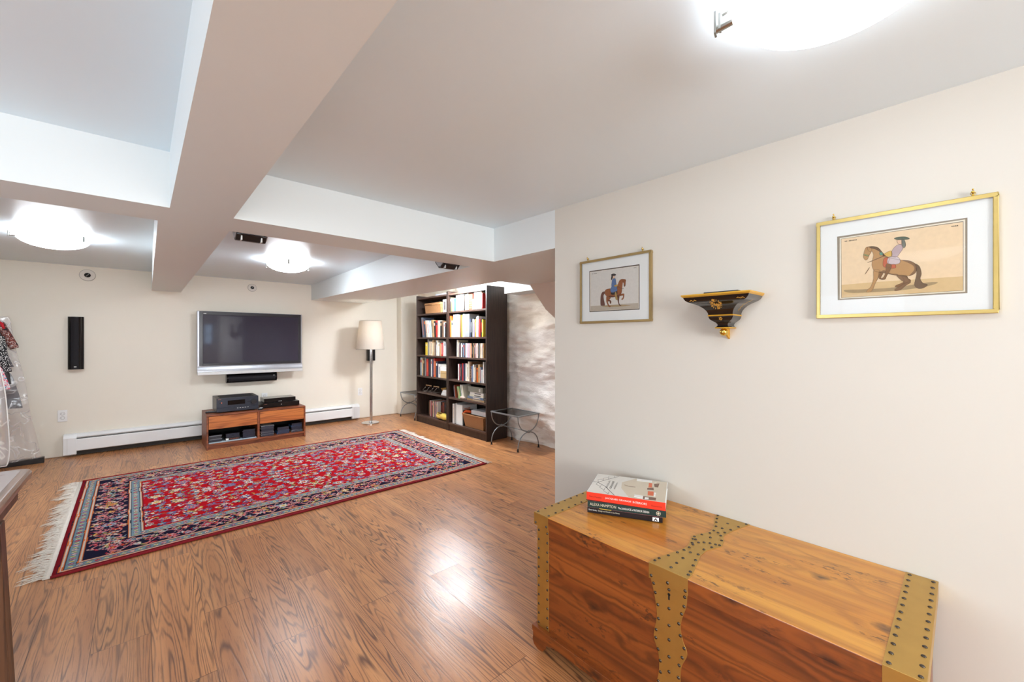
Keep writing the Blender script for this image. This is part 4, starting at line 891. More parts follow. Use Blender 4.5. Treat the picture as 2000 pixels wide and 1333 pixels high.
wire_stand(5.42, 5.62, 'right wire stand with pale wooden handle, next to the brass mortar')
o = thing('mortar', (3.42, 5.318, 0.4865), 'brass mortar with pestle on the fifth shelf of the left bookcase', 'mortar')
MB().lathe([(0.045, 0), (0.045, 0.006), (0.026, 0.018), (0.034, 0.035), (0.044, 0.072), (0.056, 0.088), (0.056, 0.092), (0.048, 0.088), (0.036, 0.06), (0.02, 0.03), (0.0, 0.026)], (3.42, 5.318, 0.4865), 32).build('bowl', M_brass, o, smooth=True, autos=0.7)
MB().tube([(3.42, 5.322, 0.525), (3.42, 5.26, 0.59), (3.42, 5.195, 0.665), (3.42, 5.19, 0.675)], [0.012, 0.006, 0.006, 0.010], 12).build('pestle', M_brass, o, smooth=True)
for i in range(5):
    slab('paper_stack', 3.32, 3.53, 5.08+i*0.004, 5.255-i*0.012, 0.4865+i*0.0165, 0.4865+(i+1)*0.0165-0.001, M_white_mount if i % 2 else plain('off_white_card', (226,224,216)), '%s white booklet from the bottom of the pile beside the mortar' % ('lowest' if i == 0 else ORD[i]), 'booklet', group='white booklets beside the mortar')
# L6: magazines, picture books, grey box, clog
mg = [(5.676-i*0.0235, ['black','red brown','light grey','crimson','dark grey','tan','white','black','pink','grey','white'][i]) for i in range(11)]
for i, (a, c) in enumerate(mg):
    book(3.36, a, a-0.022, 0.1125, 0.355+0.004*(i % 3), c, 'thin %s magazine, %s from the left on the bottom shelf of the left bookcase' % (c, nth(i)), 'magazines on the bottom left shelf', 0.2)
for i, (a, b, c) in enumerate([(5.412, 5.37, 'black'), (5.368, 5.32, 'red brown'), (5.318, 5.262, 'black')]):
    book(3.415, a, b, 0.1125, 0.355, c, '%s picture book, %s of three behind the clog' % (c, ORD[i]), 'picture books behind the clog', 0.19)
slab('magazine_file', 3.415, 3.62, 5.085, 5.235, 0.1125, 0.405, plain('grey_box_board', (172,170,168), 0.6), 'pale grey upright file box behind the yellow clog', 'file box', parts=lambda o, w, d, h: MB().box(-w-0.0008, -w, -0.02, 0.02, h*0.78, h*0.8).build('finger_slot', M_void, o))
def clog(x, y, z, lab):
    o = thing('wooden_clog', (x, y, z), lab, 'clog'); M = plain('yellow_clog_paint', (232, 200, 92), 0.3, var=0.06, scale=20, coat=0.4)
    # lofted along Y from the heel (+Y) to the pointed toe (-Y): (y, half width, bottom, top)
    st = [(0.155, 0.012, 0.035, 0.075), (0.145, 0.034, 0.008, 0.088), (0.11, 0.042, 0.0, 0.086), (0.06, 0.042, 0.006, 0.07), (0.03, 0.042, 0.010, 0.076), (0.0, 0.047, 0.006, 0.100), (-0.04, 0.052, 0.0, 0.108), (-0.09, 0.048, 0.002, 0.094), (-0.125, 0.036, 0.012, 0.078), (-0.15, 0.018, 0.034, 0.078), (-0.158, 0.006, 0.06, 0.086)]
    m = MB(); n = 20
    for yy, w, b, t in st:
        for k in range(n):
            q = 2*PI*k/n; m.v.append((x+w*math.cos(q), y+yy, z+(b+t)/2+(t-b)/2*math.sin(q)))
    for i in range(len(st)-1):
        for k in range(n): m.f.append((i*n+k, i*n+(k+1) % n, (i+1)*n+(k+1) % n, (i+1)*n+k)); m.m.append(0)
    m.f += [tuple(range(n)), tuple(range((len(st)-1)*n, len(st)*n))]; m.m += [0, 0]
    b = m.build('shell', M, o, smooth=True); sd = b.modifiers.new('smooth', 'SUBSURF'); sd.levels = sd.render_levels = 1
    m = MB(); vs = [(x+0.031*math.cos(2*PI*k/24), y+0.075+0.058*math.sin(2*PI*k/24), z+0.081+0.006*math.sin(2*PI*k/24)) for k in range(24)]
    m.add(vs+[(a, bb, c-0.004) for a, bb, c in vs], [tuple(range(24)), tuple(range(24, 48))]+[(i, (i+1) % 24, 24+(i+1) % 24, 24+i) for i in range(24)]); m.build('opening', plain('clog_inside', (120, 84, 48), 0.8), o)
    m = MB(); m.tube([(x+0.036*math.cos(2*PI*k/24), y+0.075+0.063*math.sin(2*PI*k/24), z+0.084+0.007*math.sin(2*PI*k/24)) for k in range(24)], 0.005, 8, closed=True); m.build('collar', M, o, smooth=True)
clog(3.345, 5.245, 0.1135, 'yellow painted wooden clog on the bottom shelf of the left bookcase')
# R5
book(3.32, 4.905, 4.885, 0.4865, 0.66, 'navy', 'thin navy book leaning at the left end of the fifth shelf of the right bookcase', 'leaning books on the fifth shelf', 0.14, 0.14)
book(3.32, 4.882, 4.868, 0.4865, 0.665, 'red brown', 'thin red brown book, second of those leaning on the fifth shelf of the right bookcase', 'leaning books on the fifth shelf', 0.14, 0.14)
book(3.31, 4.79, 4.745, 0.4865, 0.652, 'green', 'pale green leaning book on the fifth shelf of the right bookcase', 'leaning books on the fifth shelf', 0.15, 0.22)
book(3.32, 4.72, 4.70, 0.4865, 0.68, 'white', 'left white booklet leaning behind the green book', 'leaning books on the fifth shelf', 0.15, 0.24)
book(3.32, 4.69, 4.665, 0.4865, 0.675, 'ivory', 'ivory leaning book, last before the dark pot', 'leaning books on the fifth shelf', 0.15, 0.22)
o = thing('dark_pot', (3.552, 4.594, 0.4868), 'dark glazed pot behind the stone on the fifth shelf', 'pot')
MB().lathe([(0.03, 0), (0.034, 0.01), (0.055, 0.07), (0.062, 0.13), (0.058, 0.18), (0.05, 0.17), (0.05, 0.05), (0.0, 0.04)], (3.552, 4.594, 0.4868), 28).build('vessel', plain('dark_glaze', (54, 50, 54), 0.2), o, smooth=True, autos=0.8)
lying_book(3.335, 3.55, 4.235, 4.620, 0.4865, 0.510, 'tan', 'tan book at the bottom of the pile on the fifth shelf of the right bookcase')
lying_book(3.33, 3.54, 4.245, 4.600, 0.5105, 0.541, 'slate blue', 'teal blue book, second in the pile on the fifth shelf')
lying_book(3.335, 3.52, 4.25, 4.560, 0.5415, 0.570, 'ivory', 'lower white book in the pile on the fifth shelf')
lying_book(3.34, 3.52, 4.255, 4.555, 0.5705, 0.602, 'white', 'upper white book in the pile, below the grey green box')
slab('storage_box', 3.33, 3.49, 4.26, 4.585, 0.6025, 0.678, plain('grey_green_box', (142, 144, 132), 0.6), 'grey green storage box on top of the pile on the fifth shelf', 'box',
     parts=lambda o, w, d, h: (MB().box(-w-0.001, -w, -d+0.05, -d+0.085, 0.012, h-0.012).build('label_holder', M_silver2, o), MB().box(-w-0.002, w+0.002, -d-0.002, d+0.002, h*0.72, h).build('lid', plain('grey_green_box', (142,144,132)), o)))
o = thing('round_stone', (3.318, 4.70, 0.487), 'smooth pinkish stone in front of the pile on the fifth shelf', 'stone')
MB().ball((3.318, 4.70, 0.506), 0.019, 24, sc=(1, 3.3, 1)).build('pebble', plain('pink_stone', (196, 172, 158), 0.6, var=0.1, scale=60), o, smooth=True)
# R6
book(3.32, 4.95, 4.916, 0.1125, 0.392, 'white', 'tall white book at the left end of the bottom shelf of the right bookcase', 'tall books on the bottom right shelf', 0.22)
book(3.35, 4.91, 4.88, 0.1125, 0.405, 'light grey', 'light grey book beside the white binder', 'tall books on the bottom right shelf', 0.22)
def binder():
    o = thing('ring_binder', (3.34, 4.79, 0.1125), 'thick white binder with orange print on the bottom shelf of the right bookcase', 'binder')
    MB().box(3.325, 3.58, 4.715, 4.868, 0.1125, 0.393).build('cover', M_white_mount, o, bevel=0.002)
    m = MB()
    for i in range(4): m.box(3.36, 3.46, 4.7142, 4.715, 0.34-i*0.022, 0.352-i*0.022)
    m.box(3.36, 3.43, 4.7142, 4.715, 0.15, 0.2); m.build('orange_print', plain('orange_print', (214, 110, 60), 0.6), o)
binder()
slab('black_pouch', 3.33, 3.50, 4.692, 4.709, 0.1125, 0.325, plain('black_fabric', (28,27,30), 0.9), 'black pouch standing between the white binder and the large basket', 'pouch')
def cloth():
    o = thing('orange_cloth', (3.40, 4.66, 0.28), 'bright orange rolled cloth hanging over the basket edge', 'cloth'); m = MB()
    m.tube([(3.34, 4.71, 0.255), (3.345, 4.70, 0.295), (3.36, 4.67, 0.315), (3.38, 4.62, 0.314), (3.40, 4.58, 0.305)], [0.014, 0.02, 0.018, 0.02, 0.012], 12)
    m.tube([(3.36, 4.705, 0.26), (3.38, 4.695, 0.30), (3.41, 4.65, 0.31), (3.45, 4.60, 0.30)], [0.012, 0.018, 0.016, 0.01], 12)
    m.build('roll', plain('orange_cotton', (236, 96, 44), 0.9), o, smooth=True)
cloth()
slab('white_box', 3.34, 3.56, 4.205, 4.525, 0.2975, 0.356, plain('pale_grey_card', (214,214,214), 0.6), 'flat white box resting on the large basket', 'box')

# ================================================================ PERSIAN RUG
def rug():
    A, B, C, D = (-0.405, 5.450), (-0.372, 3.362), (2.700, 3.385), (2.752, 5.480)   # far-left, near-left, near-right, far-right
    U, V = 3.12, 2.09; nu, nv = int(U/0.0042), int(V/0.0042)
    rng = np.random.RandomState(3)
    u = np.linspace(0, U, nu+1)[None, :].repeat(nv+1, 0); v = np.linspace(0, V, nv+1)[:, None].repeat(nu+1, 1)
    c = lambda r, g, b: np.array(srgb(r, g, b)[:3])
    RED, DRED, NAVY, PINK, LBL, BLU, GOLD, WHT, GRN, ORG, VIO = c(174,14,26), c(116,16,28), c(28,26,48), c(208,124,130), c(130,158,172), c(84,108,150), c(206,170,88), c(224,214,196), c(134,146,88), c(204,104,48), c(128,92,132)
    img = np.zeros((nv+1, nu+1, 3)); img[:] = RED
    jit = (np.sin(v*9+1)+np.sin(v*23))*0.0012
    jit2 = (np.sin(u*7+2)+np.sin(u*19))*0.0012
    d = np.minimum(np.minimum(u+jit, U-u-jit), np.minimum(v+jit2, V-v-jit2))   # distance from the edge
    def band(a, b, col): img[(d >= a) & (d < b)] = col
    band(-1, 0.022, DRED*1.15); band(0.022, 0.027, NAVY); band(0.027, 0.032, ORG); band(0.032, 0.040, WHT*0.8); band(0.040, 0.045, ORG)
    band(0.045, 0.049, NAVY); band(0.049, 0.094, LBL*0.72); band(0.094, 0.098, NAVY); band(0.098, 0.103, ORG); band(0.103, 0.111, WHT*0.75); band(0.111, 0.116, ORG); band(0.116, 0.312, NAVY)
    band(0.312, 0.317, ORG); band(0.317, 0.325, WHT*0.75); band(0.325, 0.330, NAVY); band(0.330, 0.375, LBL*0.8); band(0.375, 0.380, NAVY); band(0.380, 0.387, WHT*0.75); band(0.387, 0.392, ORG); band(0.392, 0.397, NAVY)
    def region(x, y, r):
        i0, i1 = max(0, int((y-r)/V*nv)), min(nv, int((y+r)/V*nv)+1); j0, j1 = max(0, int((x-r)/U*nu)), min(nu, int((x+r)/U*nu)+1)
        return slice(i0, i1+1), slice(j0, j1+1)
    def blob(x, y, rx, ry, ang, col, lo, hi, petals=0, amp=0.0):
        R = max(rx, ry)*(1+amp)
        if x < -R or y < -R or x > U+R or y > V+R: return
        s = region(x, y, R); uu, vv, dd = u[s]-x, v[s]-y, d[s]
        if uu.size == 0: return
        ca, sa = math.cos(ang), math.sin(ang); a = (uu*ca+vv*sa)/rx; b = (-uu*sa+vv*ca)/ry
        r = np.sqrt(a*a+b*b); k = 1.0
        if petals: k = 1-amp+amp*np.cos(petals*np.arctan2(b, a))
        sub = img[s]; sub[(r < k) & (dd > lo) & (dd < hi)] = col; img[s] = sub
    def curve(pts, w, col, lo, hi):
        P = np.array(pts)
        for p, q in zip(P[:-1], P[1:]):
            n = max(2, int(np.hypot(*(q-p))/0.004))
            for t in np.linspace(0, 1, n, endpoint=False):
                x, y = p+(q-p)*t; blob(x, y, w, w, 0, col, lo, hi)
    def flower(x, y, r, lo, hi, pal=None, ang=None):
        pal = pal or [PINK, LBL, WHT, BLU, GOLD, VIO]
        ang = rng.rand()*6.3 if ang is None else ang; n = rng.choice([6, 8, 8, 10]); k = rng.permutation(len(pal))
        blob(x, y, r*1.12, r*1.02, ang, NAVY if rng.rand() < 0.6 else BLU, lo, hi, n, 0.16)
        blob(x, y, r, r*0.92, ang, pal[k[0]], lo, hi, n, 0.18)
        for q in range(n):
            a = ang+2*PI*q/n; blob(x+math.cos(a)*r*0.72, y+math.sin(a)*r*0.72, r*0.16, r*0.1, a, NAVY if q % 2 else pal[k[1]], lo, hi)
        blob(x, y, r*0.55, r*0.5, ang, pal[k[2]], lo, hi, n, 0.2); blob(x, y, r*0.38, r*0.34, ang, RED if rng.rand() < 0.5 else pal[k[1]], lo, hi); blob(x, y, r*0.17, r*0.17, 0, GOLD, lo, hi)
    # main border: scrolling pink vines and palmettes on navy
    lo, hi = 0.119, 0.309; mid = 0.214
    def border_path(s):    # walk round the middle of the border
        w, h = U-2*mid, V-2*mid; s = s % (2*(w+h))
        if s < w: return (mid+s, mid, 0)
        s -= w
        if s < h: return (U-mid, mid+s, PI/2)
        s -= h
        if s < w: return (U-mid-s, V-mid, PI)
        return (mid, V-mid-(s-w), -PI/2)
    per = 2*((U-2*mid)+(V-2*mid)); step = per/round(per/0.24)
    n = int(round(per/step))
    for k in range(n*26):
        s = k*step/26
        for ph, am in ((0, 0.066), (PI, 0.066), (PI/2, 0.085)):
            x, y, a = border_path(s); o_ = am*math.sin(2*PI*s/step*(1 if ph != PI/2 else 2)+ph)
            px, py = x-math.sin(a)*o_, y+math.cos(a)*o_
            blob(px, py, 0.0060, 0.0060, 0, PINK if ph != PI/2 else c(190,150,140), lo, hi)
    for k in range(n*17):
        s = k*step/17+rng.rand()*0.02; x, y, a = border_path(s); o_ = rng.uniform(-0.085, 0.085)
        px, py = x-math.sin(a)*o_, y+math.cos(a)*o_; aa = rng.rand()*6.3
        blob(px-0.02, py+0.015, 0.012, 0.004, aa+1, [PINK, c(176,40,50), PINK, c(190,150,140)][rng.randint(4)], lo, hi)
        blob(px, py, 0.021, 0.0075, aa, [LBL, PINK, GRN, GOLD, c(190,40,50), WHT*0.85, PINK][rng.randint(7)], lo, hi)
        curve([(px, py), (px+0.02*math.cos(aa+0.8), py+0.02*math.sin(aa+0.8)), (px+0.03*math.cos(aa+1.7), py+0.03*math.sin(aa+1.7))], 0.0034, [PINK, WHT*0.8, ORG, LBL][rng.randint(4)], lo, hi)
    for k in range(n*2):
        s = (k+0.25)*step/2; x, y, a = border_path(s); o_ = 0.045*(1 if k % 2 else -1) if k % 4 else 0.0
        flower(x-math.sin(a)*o_, y+math.cos(a)*o_, 0.040 if k % 4 == 0 else 0.027, lo, hi, [c(196,60,66), PINK, WHT*0.9, LBL, GOLD])
    # guard borders
    for mid2, l2, h2 in ((0.0715, 0.051, 0.092), (0.3525, 0.332, 0.373)):
        w, h = U-2*mid2, V-2*mid2; per2 = 2*(w+h); q = int(per2/0.075)
        for k in range(q*2):
            s = k*per2/(q*2)
            if s < w: x, y, a = mid2+s, mid2, 0
            elif s < w+h: x, y, a = U-mid2, mid2+s-w, PI/2
            elif s < 2*w+h: x, y, a = U-mid2-(s-w-h), V-mid2, PI
            else: x, y, a = mid2, V-mid2-(s-2*w-h), -PI/2
            if k % 2: flower(x, y, 0.0165, l2, h2, [c(180,50,60), PINK, WHT, VIO])
            else:
                blob(x, y, 0.02, 0.006, a+0.7, GRN, l2, h2); blob(x, y, 0.014, 0.005, a-0.8, WHT*0.9, l2, h2); blob(x, y, 0.006, 0.006, 0, GOLD, l2, h2)
    # field: vines and flowers on red, mirrored left/right and near/far like the knotting plan
    lo, hi = 0.400, 9.0; W2, H2 = U/2, V/2
    def four(fn):
        for sx in (1, -1):
            for sy in (1, -1): fn(sx, sy)
    pts = []
    for t in range(4000):
        x, y = rng.uniform(0.0, W2-0.40), rng.uniform(0.0, H2-0.40); r = rng.choice([0.05, 0.042, 0.036, 0.028])
        if all((x-a)**2+(y-b)**2 > (r+q+0.018)**2 for a, b, q in pts): pts.append((x, y, r))
        if len(pts) > 95: break
    for i, (x, y, r) in enumerate(pts):
        near = sorted(pts, key=lambda p: (p[0]-x)**2+(p[1]-y)**2)[1:4]
        for nx, ny, nr in near:
            mx, my = (x+nx)/2+rng.uniform(-.02, .02), (y+ny)/2+rng.uniform(-.02, .02); cc = [BLU, GRN*0.8, c(120,60,90)][rng.randint(3)]
            four(lambda sx, sy: curve([(W2+sx*x, H2+sy*y), (W2+sx*mx, H2+sy*my), (W2+sx*nx, H2+sy*ny)], 0.0030, cc, lo, hi))
    for k in range(330):
        x, y = rng.uniform(0.0, W2-0.40), rng.uniform(0.0, H2-0.40); a = rng.rand()*6.3; cc = [BLU, LBL, GOLD, PINK, GRN, WHT, VIO, LBL][rng.randint(8)]; rr = rng.uniform(0.011, 0.023)
        four(lambda sx, sy: (blob(W2+sx*x, H2+sy*y, rr, rr*0.42, a*sx*sy, cc, lo, hi), blob(W2+sx*(x+0.012), H2+sy*(y+0.01), rr*0.6, rr*0.3, (a+1)*sx*sy, NAVY if k % 3 else WHT, lo, hi)))
    for i, (x, y, r) in enumerate(pts):
        st = rng.get_state()
        def f(sx, sy):
            rng.set_state(st); flower(W2+sx*x, H2+sy*y, r, lo, hi, ang=0.3*sx*sy)
        four(f)
    img *= (0.90+0.2*rng.rand(nv+1, nu+1, 1))
    img *= 0.94
    # geometry: a thin pile with its edge turned down
    s_, t_ = (u/U).ravel(), (v/V).ravel()
    Ax, Bx, Cx, Dx = map(np.array, (A, B, C, D))
    P = (1-s_)[:, None]*(1-t_)[:, None]*Bx+s_[:, None]*(1-t_)[:, None]*Cx+(1-s_)[:, None]*t_[:, None]*Ax+s_[:, None]*t_[:, None]*Dx
    P[:, 1] += 0.004*np.sin(P[:, 0]*5.1)*(1-t_) + 0.004*np.sin(P[:, 0]*3.3+1)*t_
    z = 0.012+0.0012*np.sin(P[:, 0]*17)*np.sin(P[:, 1]*13); zz = z.reshape(nv+1, nu+1)
    zz[0, :] = zz[-1, :] = 0.004; zz[:, 0] = zz[:, -1] = 0.004
    zz[1, :] = zz[-2, :] = 0.010; zz[:, 1][1:-1] = 0.010; zz[:, -2][1:-1] = 0.010
    cx, cy = 1.17, 4.42
    co = np.stack([P[:, 0]-cx, P[:, 1]-cy, zz.ravel()], 1)
    idx = np.arange((nv+1)*(nu+1)).reshape(nv+1, nu+1)
    q = np.stack([idx[:-1, :-1], idx[:-1, 1:], idx[1:, 1:], idx[1:, :-1]], -1).reshape(-1, 4)
    me = bpy.data.meshes.new('pile'); me.vertices.add(len(co)); me.vertices.foreach_set('co', co.ravel())
    me.loops.add(len(q)*4); me.loops.foreach_set('vertex_index', q.ravel()); me.polygons.add(len(q)); me.polygons.foreach_set('loop_start', np.arange(len(q))*4)
    me.polygons.foreach_set('loop_total', np.full(len(q), 4)); me.update(calc_edges=True)
    at = me.color_attributes.new('knots', 'FLOAT_COLOR', 'POINT'); at.data.foreach_set('color', np.concatenate([img.reshape(-1, 3), np.ones((len(co), 1))], 1).astype(np.float32).ravel())
    t = NT('knotted_wool'); a = t.n('ShaderNodeAttribute', attribute_name='knots'); o = t.obj()
    kn = t.noise(o, 420.0, 2.0)
    me.materials.append(t.P(color=t.mix(1.0, a.outputs[0], t.ramp(kn, [(0.3, (0.82,0.82,0.82)), (0.7, (1.1,1.1,1.1))]), 'MULTIPLY'), rough=0.95, spec=0.05, normal=t.bump(kn, 0.5, 0.004)))
    r = thing('persian_rug', (cx, cy, 0), 'red floral Persian rug with navy border and white fringes on the wood floor', 'rug')
    ob = bpy.data.objects.new('pile', me); COL.objects.link(ob); ob.parent = r
    # red selvedge
    for a, b in ((B, C), (A, D)):
        m = MB(); k = 60; m.tube([(a[0]+(b[0]-a[0])*i/k, a[1]+(b[1]-a[1])*i/k+(0.004*math.sin((a[0]+(b[0]-a[0])*i/k)*(5.1 if a is B else 3.3)+(0 if a is B else 1))), 0.008) for i in range(k+1)], 0.0075, 8)
        m.build('selvedge', plain('dark_red_wool', (132, 18, 30), 0.95), r, smooth=True)
    # fringes
    Mf = plain('cotton_fringe', (226, 218, 206), 0.95, var=0.1, scale=60)
    for name, P0, P1, sgn, ln, n in (('fringe', A, B, -1, 0.105, 120), ('fringe', D, C, 1, 0.07, 120)):
        m = MB(); base = []
        m.prism([(P0[0]+sgn*0.03, P0[1]), (P0[0]-sgn*0.002, P0[1]), (P1[0]-sgn*0.002, P1[1]), (P1[0]+sgn*0.03, P1[1])], 'Z', 0.001, 0.006)
        g = 0.0; gl = 1.0
        for i in range(n):
            f = (i+0.5)/n; x, y = P0[0]+(P1[0]-P0[0])*f, P0[1]+(P1[1]-P0[1])*f
            if i % 6 == 0: g = random.uniform(-0.45, 0.35)-0.12; gl = random.uniform(0.6, 1.25)
            for w in range(3):
                L = gl*ln*random.uniform(0.5, 1.1); dy = g*(0.4+0.6*math.sin((i % 6)*1.05))+random.uniform(-0.28, 0.28); w1 = random.uniform(-0.012, 0.012)
                m.tube([(x+sgn*0.02, y+random.uniform(-.003, .003), 0.005), (x+sgn*(0.02+L*0.4), y+dy*L*0.4+w1, 0.008+random.random()*0.004), (x+sgn*(0.02+L*0.75), y+dy*L*0.8-w1*0.4, 0.005+random.random()*0.004), (x+sgn*(0.02+L), y+dy*L+w1*0.3, 0.003)], [0.0022, 0.0019, 0.0017, 0.0008], 5)
        f = m.build(name, Mf, r, smooth=True); f['kind'] = 'stuff'
rug()
# ================================================================ BRASS-BOUND CEDAR CHEST
def chest():
    r = thing('cedar_chest', (1.515, 0.643, 0), 'large brass-bound cedar chest with studded straps in the right foreground', 'chest')
    XF, XB, Y0, Y1, ZT = 1.240, 1.788, 0.056, 1.229, 0.577
    xf, y0, y1 = 1.250, 0.066, 1.219          # body faces
    m = MB(); m.box(XF, XB, Y0, Y1, 0.526, ZT); m.box(XF+0.012, XB-0.01, Y0+0.012, Y1-0.012, 0.523, 0.527)
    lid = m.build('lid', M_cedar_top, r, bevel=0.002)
    m = MB(); m.box(XF-0.0008, XF+0.004, Y0+0.001, Y1-0.001, 0.5265, ZT-0.002); le = m.build('lid_edge_shade', M_cedar, lid, bevel=0.001); le['label'] = 'front edge of the lid, its lower light painted in as darker red'  # strip of the lid's wood, its lower light painted in as darker colour
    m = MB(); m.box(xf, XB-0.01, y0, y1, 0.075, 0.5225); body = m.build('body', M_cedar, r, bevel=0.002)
    # plinth board with cut-out bracket feet
    def profile(a, b):
        # a is the near-camera-left end; coordinates run along the board
        w = abs(b-a); s = 1 if b > a else -1
        pts = [(0, 0.100), (0, 0.082), (0.006, 0.076), (0.006, 0.055), (0.003, 0.04), (0.012, 0.022), (0.035, 0.012), (0.06, 0.014), (0.066, 0.030), (0.082, 0.050), (0.105, 0.058), (0.15, 0.062)]
        full = [(a+s*p, z) for p, z in pts]+[(b-s*p, z) for p, z in reversed(pts)]
        return full
    m = MB(); m.prism(profile(y1+0.018, y0-0.018), 'X', xf-0.018, xf+0.004); m.build('plinth_board', M_cedar, r, bevel=0.0015)
    m = MB(); m.prism(profile(xf+0.0045, XB), 'Y', y1-0.004, y1+0.018); m.build('plinth_board', M_cedar, r, bevel=0.0015)
    m = MB(); m.prism(profile(xf+0.0045, XB), 'Y', y0-0.018, y0+0.004); m.build('plinth_board', M_cedar, r, bevel=0.0015)
    for x in (xf+0.05, XB-0.06):
        for y in (y0+0.05, y1-0.05):
            m = MB(); m.tube([(x-0.012, y, 0.017), (x+0.012, y, 0.017)], 0.017, 20); c = m.build('caster', M_blk, r, smooth=True, autos=0.6)
            m = MB(); m.box(x-0.018, x+0.018, y-0.012, y+0.012, 0.034, 0.076); m.build('caster_fork', M_steel, c)
    def studs(parent, pts, normal, rad=0.0052):
        proto = None
        for p in pts:
            if proto is None:
                m = MB(); base = []
                for i in range(5):
                    t = i/4*PI/2; rr, hh = rad*math.cos(t), rad*0.62*math.sin(t)
                    base.append((rr, hh))
                m.lathe(base, (0, 0, 0), 14)
                proto = m.build('stud', M_stud, None, smooth=True); proto.data.name = 'stud'
                o = proto
            else: o = proto.copy(); COL.objects.link(o)
            o.parent = parent; o.location = Vector(p)-r.location
            o.rotation_euler = {'Z': (0, 0, 0), '-X': (0, -PI/2, 0), 'Y': (-PI/2, 0, 0), '-Y': (PI/2, 0, 0)}[normal]
    e = 0.0016
    # middle strap on the lid: hour-glass outline
    Lc = [(1.2395,0.699),(1.262,0.699),(1.285,0.696),(1.325,0.684),(1.367,0.673),(1.40,0.665),(1.431,0.661),(1.47,0.668),(1.502,0.679),(1.524,0.684),(1.56,0.672),(1.595,0.657),(1.627,0.655),(1.67,0.664),(1.709,0.678),(1.745,0.69),(1.779,0.699),(1.787,0.700)]
    Rc = [(1.2395,0.569),(1.262,0.569),(1.283,0.572),(1.325,0.582),(1.363,0.591),(1.406,0.601),(1.454,0.602),(1.49,0.59),(1.525,0.577),(1.567,0.586),(1.604,0.603),(1.64,0.602),(1.681,0.596),(1.73,0.585),(1.778,0.573),(1.787,0.571)]
    m = MB(); m.prism([p for p in Lc]+[p for p in reversed(Rc)], 'Z', ZT, ZT+e); m.box(XF-e, XF, 0.569, 0.699, 0.527, ZT+e)
    st = m.build('lid_strap', M_brass, lid, bevel=0.0006); st['label'] = 'brass hourglass strap across the lid'
    tp = ZT+e
    def along(C, off, idx): return [(C[i][0], C[i][1]+off, tp) for i in idx]
    P = along(Lc, -0.009, [1,2,3,4,5,6,7,8,9,10,11,12,13,14,15,16]) + along(Rc, 0.009, [1,2,3,4,5,6,7,8,9,10,11,12,13,14])
    P += [(1.262, 0.634, tp), (1.30, 0.634, tp), (1.345, 0.634, tp), (1.40, 0.634, tp), (1.46, 0.652, tp), (1.49, 0.645, tp), (1.505, 0.632, tp), (1.515, 0.615, tp), (1.52, 0.598, tp), (1.505, 0.662, tp), (1.62, 0.628, tp), (1.56, 0.632, tp), (1.67, 0.632, tp), (1.73, 0.634, tp)]
    studs(st, P, 'Z'); studs(st, [(XF-e, 0.69, 0.538), (XF-e, 0.634, 0.538), (XF-e, 0.577, 0.538)], '-X')
    # end bands over the lid and down its edge
    for ya, yb, lab in ((1.150, 1.229+e, 'brass band round the left end of the lid'), (0.056-e, 0.126, 'brass band round the right end of the lid')):
        m = MB(); m.box(XF-e, XB, ya, yb, ZT, ZT+e); m.box(XF-e, XF, ya, yb, 0.527, ZT)
        yo = yb if yb > 1 else ya; m.box(XF, XB, yo-e if yb > 1 else yo, yo if yb > 1 else yo+e, 0.527, ZT)
        b = m.build('lid_end_band', M_brass, lid, bevel=0.0005); b['label'] = lab
        n = 13
        studs(b, [(XF+0.014+(XB-XF-0.03)*i/(n-1), q, tp) for q in (ya+0.010, yb-0.010) for i in range(n)], 'Z')
        studs(b, [(XF-e, ya+0.01, 0.537), (XF-e, yb-0.01, 0.537)], '-X')
    # front straps on the body
    FL = [(0.698,0.5222),(0.690,0.496),(0.680,0.451),(0.676,0.404),(0.686,0.350),(0.684,0.324),(0.671,0.293),(0.668,0.240),(0.677,0.190),(0.688,0.150),(0.694,0.101)]
    FR = [(0.575,0.5222),(0.578,0.484),(0.591,0.442),(0.596,0.408),(0.588,0.371),(0.575,0.337),(0.593,0.290),(0.596,0.240),(0.588,0.190),(0.580,0.150),(0.574,0.101)]
    m = MB(); m.prism(smooth_open(FL)+smooth_open(FR)[::-1], 'X', xf-e, xf); fs = m.build('front_strap', M_brass, body, bevel=0.0005); fs['label'] = 'brass strap with keyhole down the front'
    X = xf-e
    pts = [(X, a-0.007, z) for a, z in [(0.694,0.510),(0.688,0.482),(0.679,0.446),(0.677,0.402),(0.685,0.362),(0.686,0.335),(0.678,0.302),(0.671,0.268),(0.670,0.232),(0.677,0.198),(0.685,0.165),(0.69,0.13)]]
    pts += [(X, a+0.007, z) for a, z in [(0.576,0.512),(0.578,0.482),(0.586,0.455),(0.595,0.42),(0.590,0.385),(0.578,0.352),(0.584,0.320),(0.594,0.290),(0.596,0.250),(0.589,0.21),(0.582,0.17),(0.577,0.13)]]
    pts += [(X, 0.634, z) for z in (0.512,0.452,0.398,0.352,0.298,0.25,0.2,0.15)]
    studs(fs, pts, '-X')
    m = MB(); m.tube([(X-0.0006, 0.634, 0.497), (X+0.0002, 0.634, 0.497)], 0.0045, 14); m.box(X-0.0006, X, 0.6315, 0.6365, 0.480, 0.496); m.build('keyhole', M_void, fs)
